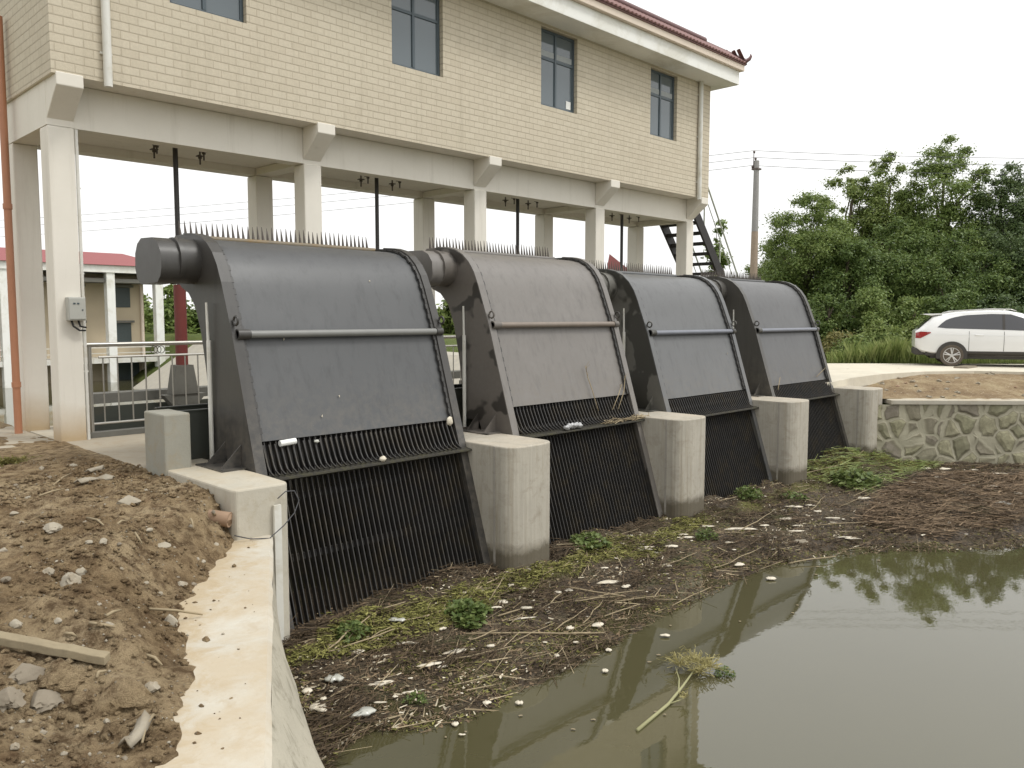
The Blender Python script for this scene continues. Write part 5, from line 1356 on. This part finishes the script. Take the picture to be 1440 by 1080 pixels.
m = MB(); m.xf = X; m.prism([(-2.14, 1.585), (-1.6, 1.60), (-1.6, 1.565), (-1.9, 1.535), (-2.13, 1.565)], 'Y', -.6, .6); part('spoiler', m, MT['car'], car, bevel=.01)
m = MB(); m.xf = X; m.add([(-2.275, -.56, 1.14), (-2.275, .56, 1.14), (-1.905, .54, 1.5), (-1.905, -.54, 1.5)], [(0, 1, 2, 3)]); part('rear_window', m, MT['carglass'], car, uv=False)
m = MB(); m.xf = X; m.box(-2.34, -2.05, -.70, .70, .32, .52); m.box(-2.06, -1.72, -.80, .80, .30, .44); part('rear_bumper', m, MT['clad'], car, bevel=.03)
m = MB(); m.xf = X; m.box(-1.9, 1.9, -.7, .7, .22, .36); part('underbody', m, MT['clad'], car)
for wx in (RW, 1.34):
    for sgn in (-1, 1):
        yy = sgn*.80
        m = MB(); m.xf = X
        arch = [(wx+.425*math.cos(t_), WR+.425*math.sin(t_)) for t_ in np.linspace(-.25, math.pi+.25, 22)]
        m.prism(arch, 'Y', sgn*.66, sgn*.922); part('wheel_arch', m, MT['clad'], car)
        m = MB(); m.xf = X; m.tube([(wx, yy-sgn*.12, WR), (wx, yy-sgn*.115, WR), (wx, yy+sgn*.11, WR), (wx, yy+sgn*.135, WR), (wx, yy+sgn*.125, WR)], [.28, WR, WR, .315, .235], 30); wh = part('wheel', m, MT['tyre'], car, smooth=True, angle=50)
        m = MB(); m.xf = X; yf = yy+sgn*.128
        m.torus((wx, yf, WR), (0, 1, 0), .228, .012, 30, 6)
        for q_ in range(5):
            for dlt in (-.16, .16):
                th = q_*2*math.pi/5+.3; a0 = (wx+.05*math.cos(th+dlt*.6), yf+sgn*.012, WR+.05*math.sin(th+dlt*.6)); a1 = (wx+.226*math.cos(th+dlt), yf, WR+.226*math.sin(th+dlt)); m.tube([a0, a1], [.018, .015], 6)
        m.tube([(wx, yf-sgn*.01, WR), (wx, yf+sgn*.018, WR)], .05, 14); part('rim', m, MT['rim'], wh, smooth=True, angle=40, uv=False)
        m = MB(); m.xf = X; m.tube([(wx, yf-sgn*.02, WR), (wx, yf-sgn*.004, WR)], .225, 24); part('brake_disc', m, MT['hole'], wh, uv=False)  # near black disc, the shade behind the spokes put into its colour

# ================================================================== VEGETATION
def leaves(n, centers, radii, size, squash=.8, shell=.35, up=.5, aspect=.5, droop=0):
    w = radii**2; w = w/w.sum(); ci = rng.choice(len(centers), n, p=w)
    d = rng.normal(size=(n, 3)); d /= np.linalg.norm(d, axis=1)[:, None]
    rr = radii[ci]*np.abs(rng.normal(.62, .38, n)); off = d*rr[:, None]; off[:, 2] *= squash
    c = centers[ci]+off
    nrm = d*.7+np.array([0, 0, up])+rng.normal(0, .55, (n, 3)); nrm /= np.linalg.norm(nrm, axis=1)[:, None]
    t = rng.normal(size=(n, 3)); t -= nrm*(t*nrm).sum(1)[:, None]; t /= np.linalg.norm(t, axis=1)[:, None]
    t[:, 2] -= droop; b = np.cross(nrm, t); s = size*(.6+.8*rng.random(n))
    V = np.empty((n, 4, 3)); V[:, 0] = c-t*s[:, None]; V[:, 1] = c+b*(s*aspect)[:, None]; V[:, 2] = c+t*s[:, None]; V[:, 3] = c-b*(s*aspect)[:, None]
    return V.reshape(-1, 3)
def tree(px, ytop, hw_px, dep, base_z, label, mat, n, leaf=.11, clump=.75, nc=60, name='tree', lean=0, cat='tree', group='trees behind the road', low=.18, sparse=1.0):
    topp = at_depth(px, ytop, dep); bx, by = topp.x, topp.y; H = topp.z-base_z; rx = hw_px*dep/FPX
    root = thing(name, (bx, by, base_z), label, cat, group)
    C = []; Rr = []
    tries = 0
    while len(C) < nc and tries < 9000:
        tries += 1
        v = np.array([random.uniform(-1, 1), random.uniform(-1, 1), random.uniform(-1, 1)]); rr = np.linalg.norm(v)
        if rr > 1 or (rr < .45 and random.random() < .6): continue
        tt = (v[2]+1)/2; wd = 1.0 if tt < .55 else 1-.25*(tt-.55)/.45
        a = math.atan2(v[1], v[0]); k = .82+.5*noise.noise(Vector((math.cos(a)*1.3+px, math.sin(a)*1.3, tt*2.5)))
        cr = clump*random.uniform(.5, 1.15)*(1.15-.5*tt)
        C.append((bx+v[0]*rx*k*wd, by+v[1]*rx*k*wd, base_z+H*(low+(1-low)*tt)-cr*.5)); Rr.append(cr)
    # a few leader clumps that break the outline at the top
    for i in range(7):
        a = random.random()*6.283; r = rx*.45*random.random(); C.append((bx+r*math.cos(a), by+r*math.sin(a), base_z+H*random.uniform(.88, .99)-.25)); Rr.append(clump*.4)
    C = np.array(C); Rr = np.array(Rr)
    V = leaves(int(n), C, Rr, leaf, .7, .12, .6, .46)
    raw_mesh('crown', V, np.arange(len(V)).reshape(-1, 4), mat, parent=root)
    m = MB(); r0 = .018*H+.04; tp = []
    for i in range(7):
        t = i/6*.8; tp.append((bx+.12*math.sin(i*1.7+px), by+.12*math.cos(i*1.3+px), base_z-.1+H*t))
    m.tube(tp, [r0*(1-.13*i) for i in range(7)], 8)
    for i in random.sample(range(len(C)-7), min(24, len(C)-7)):
        q_ = Vector(C[i]); t = max(.12, min(.75, (q_.z-base_z)/H*.75)); k = int(t/.8*6); s_ = Vector(tp[min(k, 6)])
        mid = s_.lerp(q_, .5)+Vector((random.uniform(-.2, .2), random.uniform(-.2, .2), .25)); m.tube([s_, mid, q_], [r0*.4, r0*.25, r0*.08], 5, False)
    part('trunk', m, MT['bark'], root, smooth=True, uv=False)
    return root
GB = .4
tree(1332, 186, 96, 41, GB, 'tallest open crowned tree rising above the wires', MT['leafB'], 66690, nc=120, clump=.85, leaf=0.072)
tree(1252, 202, 61, 43, GB, 'tall mid green tree just left of the tallest tree', MT['leafC'], 38475, nc=78, clump=.75, leaf=0.072)
tree(1196, 232, 68, 44, GB, 'feathery light tree with thin twigs above the dense round one', MT['leafC'], 30780, nc=69, clump=.6, leaf=0.072)
tree(1140, 266, 84, 38, GB, 'dense round dark green tree nearest the utility pole', MT['leafB'], 66690, nc=120, clump=.8, leaf=0.061)
tree(1085, 335, 40, 45, GB, 'small low tree just behind the utility pole', MT['leafB'], 17955, nc=45, clump=.6, leaf=0.065)
tree(1412, 224, 82, 40, GB, 'dark crowned tree at the right edge above the car', MT['leafD'], 51300, nc=105, clump=.8, leaf=0.068)
tree(1500, 232, 100, 39, GB, 'dark tree standing partly outside the right edge', MT['leafD'], 41040, nc=90, clump=.85, leaf=0.072)
tree(1255, 300, 70, 38, GB, 'lower dark tree filling the middle of the grove', MT['leafA'], 51300, nc=105, clump=.75, leaf=0.065, low=.05)
tree(1335, 315, 88, 37, GB, 'lower dark tree behind the car roof', MT['leafA'], 56430, nc=111, clump=.8, leaf=0.065, low=.05)
tree(1430, 320, 82, 36.5, GB, 'lower dark tree behind the car bonnet side', MT['leafD'], 51300, nc=105, clump=.8, leaf=0.065, low=.05)
tree(1190, 330, 70, 36.5, GB, 'lower bushy tree in front of the feathery tree', MT['leafA'], 46170, nc=99, clump=.7, leaf=0.061, low=.05)
tree(1108, 312, 44, 42, GB, 'mid height tree filling in right behind the utility pole', MT['leafB'], 22000, nc=56, clump=.6, leaf=.065, low=.08)
# undergrowth along the road
SB = [(1110, 418, 46, 33, 'leafD', 'dark bush behind the shoulder of the farthest rack'), (1165, 405, 44, 33.5, 'leafA', 'dark shrub above the yellowing bush'), (1225, 398, 50, 33, 'leafB', 'broad green shrub behind the tall grass'), (1285, 408, 46, 32.5, 'leafB', 'green shrub left of the car'),
      (1345, 402, 52, 32.5, 'leafA', 'dark shrub right behind the car'), (1410, 404, 56, 32, 'leafD', 'dark shrub at the right edge behind the car'), (1185, 462, 26, 30.5, 'dryshrub', 'low yellowing bush by the edge of the road'), (1290, 450, 30, 30.2, 'leafC', 'fresh green bush at the tail of the car'), (1240, 448, 34, 29.8, 'leafC', 'rounded fresh green shrub behind the tall grass'), (1205, 468, 30, 29.6, 'leafC', 'low fresh green shrub growing in the tall grass'), (1262, 478, 26, 29.4, 'leafB', 'small mid green shrub near the tail of the car'), (1480, 410, 60, 32, 'leafA', 'shrub partly outside the right edge behind the car')]
for px, yt, hw, dep, mt, lb in SB:
    tree(px, yt, hw, dep, .3, lb, MT[mt], 15000, leaf=.06, clump=.5, nc=46, name='shrub', cat='shrub', group='shrubs along the road', low=.02)
# tall grass
n = 3800; V = np.zeros((n, 4, 3))
for i in range(n):
    px = random.gauss(1245, 28) if random.random() < .6 else random.uniform(1165, 1450); p = on_z(px, random.uniform(508.2, 510.4), .25); h = random.uniform(.4, 1.5)*(.75*(.7+.7*noise.noise(Vector((px*.06, 0, 3)))) if 1195 < px < 1290 else .38); a = random.random()*6.28
    ln_ = random.uniform(.1, .5)*h; w = .012; c_, s_ = math.cos(a), math.sin(a)
    V[i] = [(p.x-s_*w, p.y+c_*w, .2), (p.x+s_*w, p.y-c_*w, .2), (p.x+c_*ln_*.5+s_*w, p.y+s_*ln_*.5-c_*w, .2+h*.7), (p.x+c_*ln_, p.y+s_*ln_, .2+h)]
o = raw_mesh('tall_grass', V.reshape(-1, 3), np.arange(n*4).reshape(-1, 4), MT['grass'], origin=(0, 0, 0)); tag(o, 'tall green grass along the far side of the road', 'grass', kind='stuff')
# trees beyond the gatehouse
tree(1012, 303, 16, 52, 0, 'slim distant tree behind the steel staircase', MT['leafB'], 4000, leaf=.12, clump=.6, nc=26, group='trees beyond the gatehouse')
tree(965, 352, 26, 60, 0, 'sparse distant treetop seen between the last columns', MT['leafB'], 1500, leaf=.16, clump=.6, nc=18, group='trees beyond the gatehouse', sparse=.5)
tree(792, 357, 12, 60, 0, 'thin wispy treetop behind the brownish rack', MT['leafB'], 350, leaf=.16, clump=.35, nc=10, group='trees beyond the gatehouse')
for px, yt, hw, dep, mt, lb in [(240, 398, 36, 84, 'leafB', 'distant round tree behind the red sleeve'), (300, 405, 40, 86, 'leafA', 'distant dark tree behind the nearest rack'), (640, 412, 40, 84, 'leafC', 'distant green tree in the gap behind the nearest rack'), (700, 405, 40, 90, 'leafB', 'distant tree hidden mostly behind the brownish rack'), (195, 412, 22, 92, 'leafC', 'distant light green tree right of the far building')]:
    tree(px, yt, hw, dep, -1.5, lb, MT[mt], 9000, leaf=.26, clump=1.3, nc=50, group='trees beyond the gatehouse', low=.03)

# ================================================================== FAR BUILDINGS
FY = 57.0; FX = 23.2      # front wall plane and right-hand end of the far pump house
fb = thing('far_building', (14, FY+4, -4.5), 'distant cream pump house with a red roof and white columns beyond the railing', 'building')
m = MB(); m.box(-14, FX, FY, FY+8, -5, 5.2); wl = part('wall', m, MT['farwall'], fb)
m = MB(); m.box(-15, FX+1.4, FY-2.6, FY+8.6, 5.2, 5.75); part('fascia', m, MT['white'], fb)
m = MB(); e, w, y0, y1 = -15.2, FX+1.6, FY-2.8, FY+8.8
m.add([(e, y0, 5.76), (w, y0, 5.76), (w, y1, 5.76), (e, y1, 5.76), (e+3, y0+3.2, 6.9), (w-3, y0+3.2, 6.9), (w-3, y1-3.2, 6.9), (e+3, y1-3.2, 6.9)], [(0, 1, 5, 4), (1, 2, 6, 5), (2, 3, 7, 6), (3, 0, 4, 7), (4, 5, 6, 7)]); part('roof', m, MT['farroof'], fb)
for xx in (-5.4, -1.8, 1.8, 5.4, 9, 12.6, 16.2, 19.8, 23.5):
    m = MB(); m.box(xx-.3, xx+.3, FY-2.5, FY-1.85, -5, 5.2); part('column', m, MT['white'], fb)
for xx in (-3.7, -.1, 3.5, 7.1, 10.7, 14.2, 17.8, 21.45):
    for za, zb in ((2.55, 4.15), (-.35, 1.3)):
        m = MB(); m.box(xx-.66, xx+.66, FY-.06, FY-.002, za, zb); f_ = part('window', m, MT['fardark'], fb)
        m = MB(); m.box(xx-.85, xx+.85, FY-.35, FY-.004, zb+.02, zb+.2); part('lintel', m, MT['darkconc'], f_)
    m = MB(); m.box(xx-1.2, xx+1.2, FY-.05, FY-.003, -4.4, -1.9); part('doorway', m, MT['fardark'], fb)
m = MB(); m.box(-14, 24.2, FY-2.3, FY-.01, 4.45, 4.75); part('balcony_beam', m, MT['darkconc'], fb)
m = MB(); m.tube([(23.0, FY-.1, -5), (23.0, FY-.1, 5.2)], .12, 8); part('downpipe', m, MT['cream'], fb)
m = MB(); m.box(11.5, 24.2, FY-2.4, FY-2.3, -.62, -.55); m.box(11.5, 24.2, FY-2.4, FY-2.3, -1.05, -1.0); m.box(11.5, 24.2, FY-2.4, FY-.01, -1.8, -1.4); part('balcony_rail', m, MT['pvc'], fb)
m = MB(); p = at_depth(868, 372, 75); hh = 17*75/FPX
m.add([(p.x-2.6, p.y-1.5, p.z-3), (p.x+2.6, p.y-1.5, p.z-3), (p.x+2.6, p.y+1.5, p.z-3), (p.x-2.6, p.y+1.5, p.z-3), (p.x-2.2, p.y, p.z+hh*.0), (p.x+.6, p.y, p.z-2.2), (p.x-.6, p.y-.1, p.z+hh*.8)], [(0, 1, 5), (1, 2, 5), (2, 3, 4, 6, 5), (3, 0, 4), (0, 5, 6), (0, 6, 4)])
rp = thing('far_pavilion', (p.x, p.y, -1), 'small distant pavilion with a dark red pointed roof behind the third rack', 'pavilion')
m2 = MB(); z_ = p.z
apex = at_depth(857, 357, 75); c1 = at_depth(852, 385, 75); c2 = at_depth(896, 388, 75); c3 = at_depth(876, 386, 79)
m2.add([tuple(apex), tuple(c1), tuple(c2), tuple(c3)], [(0, 1, 2), (0, 2, 3), (0, 3, 1), (1, 3, 2)]); part('roof', m2, MT['farroof'], rp)
m2 = MB(); 
for q_ in (c1, c2, c3): m2.tube([(q_.x*.8+apex.x*.2, q_.y*.8+apex.y*.2, -1.5), (q_.x*.8+apex.x*.2, q_.y*.8+apex.y*.2, q_.z)], .12, 6)
part('posts', m2, MT['farwall'], rp)

# ================================================================== LIGHT
EL, AZ = 58, 0
sun_dir = Vector((.42, -.72, 0)).normalized()       # towards the sun, in plan
w = bpy.data.worlds.new('World'); scene.world = w; w.use_nodes = True; nt = w.node_tree
sky = nt.nodes.new('ShaderNodeTexSky'); sky.sky_type = 'NISHITA'; sky.sun_disc = False; sky.sun_elevation = R(EL); sky.sun_rotation = math.atan2(sun_dir.x, sun_dir.y)
sky.air_density = 1.0; sky.dust_density = 6.0; sky.ozone_density = 1.0
hs = nt.nodes.new('ShaderNodeHueSaturation'); hs.inputs['Saturation'].default_value = .12; hs.inputs['Value'].default_value = 1
mx = nt.nodes.new('ShaderNodeMix'); mx.data_type = 'RGBA'; mx.inputs[0].default_value = .65; mx.inputs[7].default_value = (13, 13, 12.8, 1)
bg = nt.nodes['Background']; bg.inputs['Strength'].default_value = .1
nt.links.new(sky.outputs[0], hs.inputs['Color']); nt.links.new(hs.outputs[0], mx.inputs[6]); nt.links.new(mx.outputs[2], bg.inputs['Color'])
sl_ = bpy.data.lights.new('sun', 'SUN'); sl_.energy = 1.2; sl_.angle = R(14); sl_.color = (1, .98, .93)
so = bpy.data.objects.new('sun', sl_); COL.objects.link(so)
dirv = Vector((sun_dir.x*math.cos(R(EL)), sun_dir.y*math.cos(R(EL)), math.sin(R(EL)))); so.rotation_euler = (-dirv).to_track_quat('-Z', 'Y').to_euler(); so.location = (0, -20, 30)
scene.view_settings.view_transform = 'Standard'; scene.view_settings.look = 'None'; scene.view_settings.exposure = .35; scene.view_settings.gamma = 1
scene.cycles.max_bounces = 6
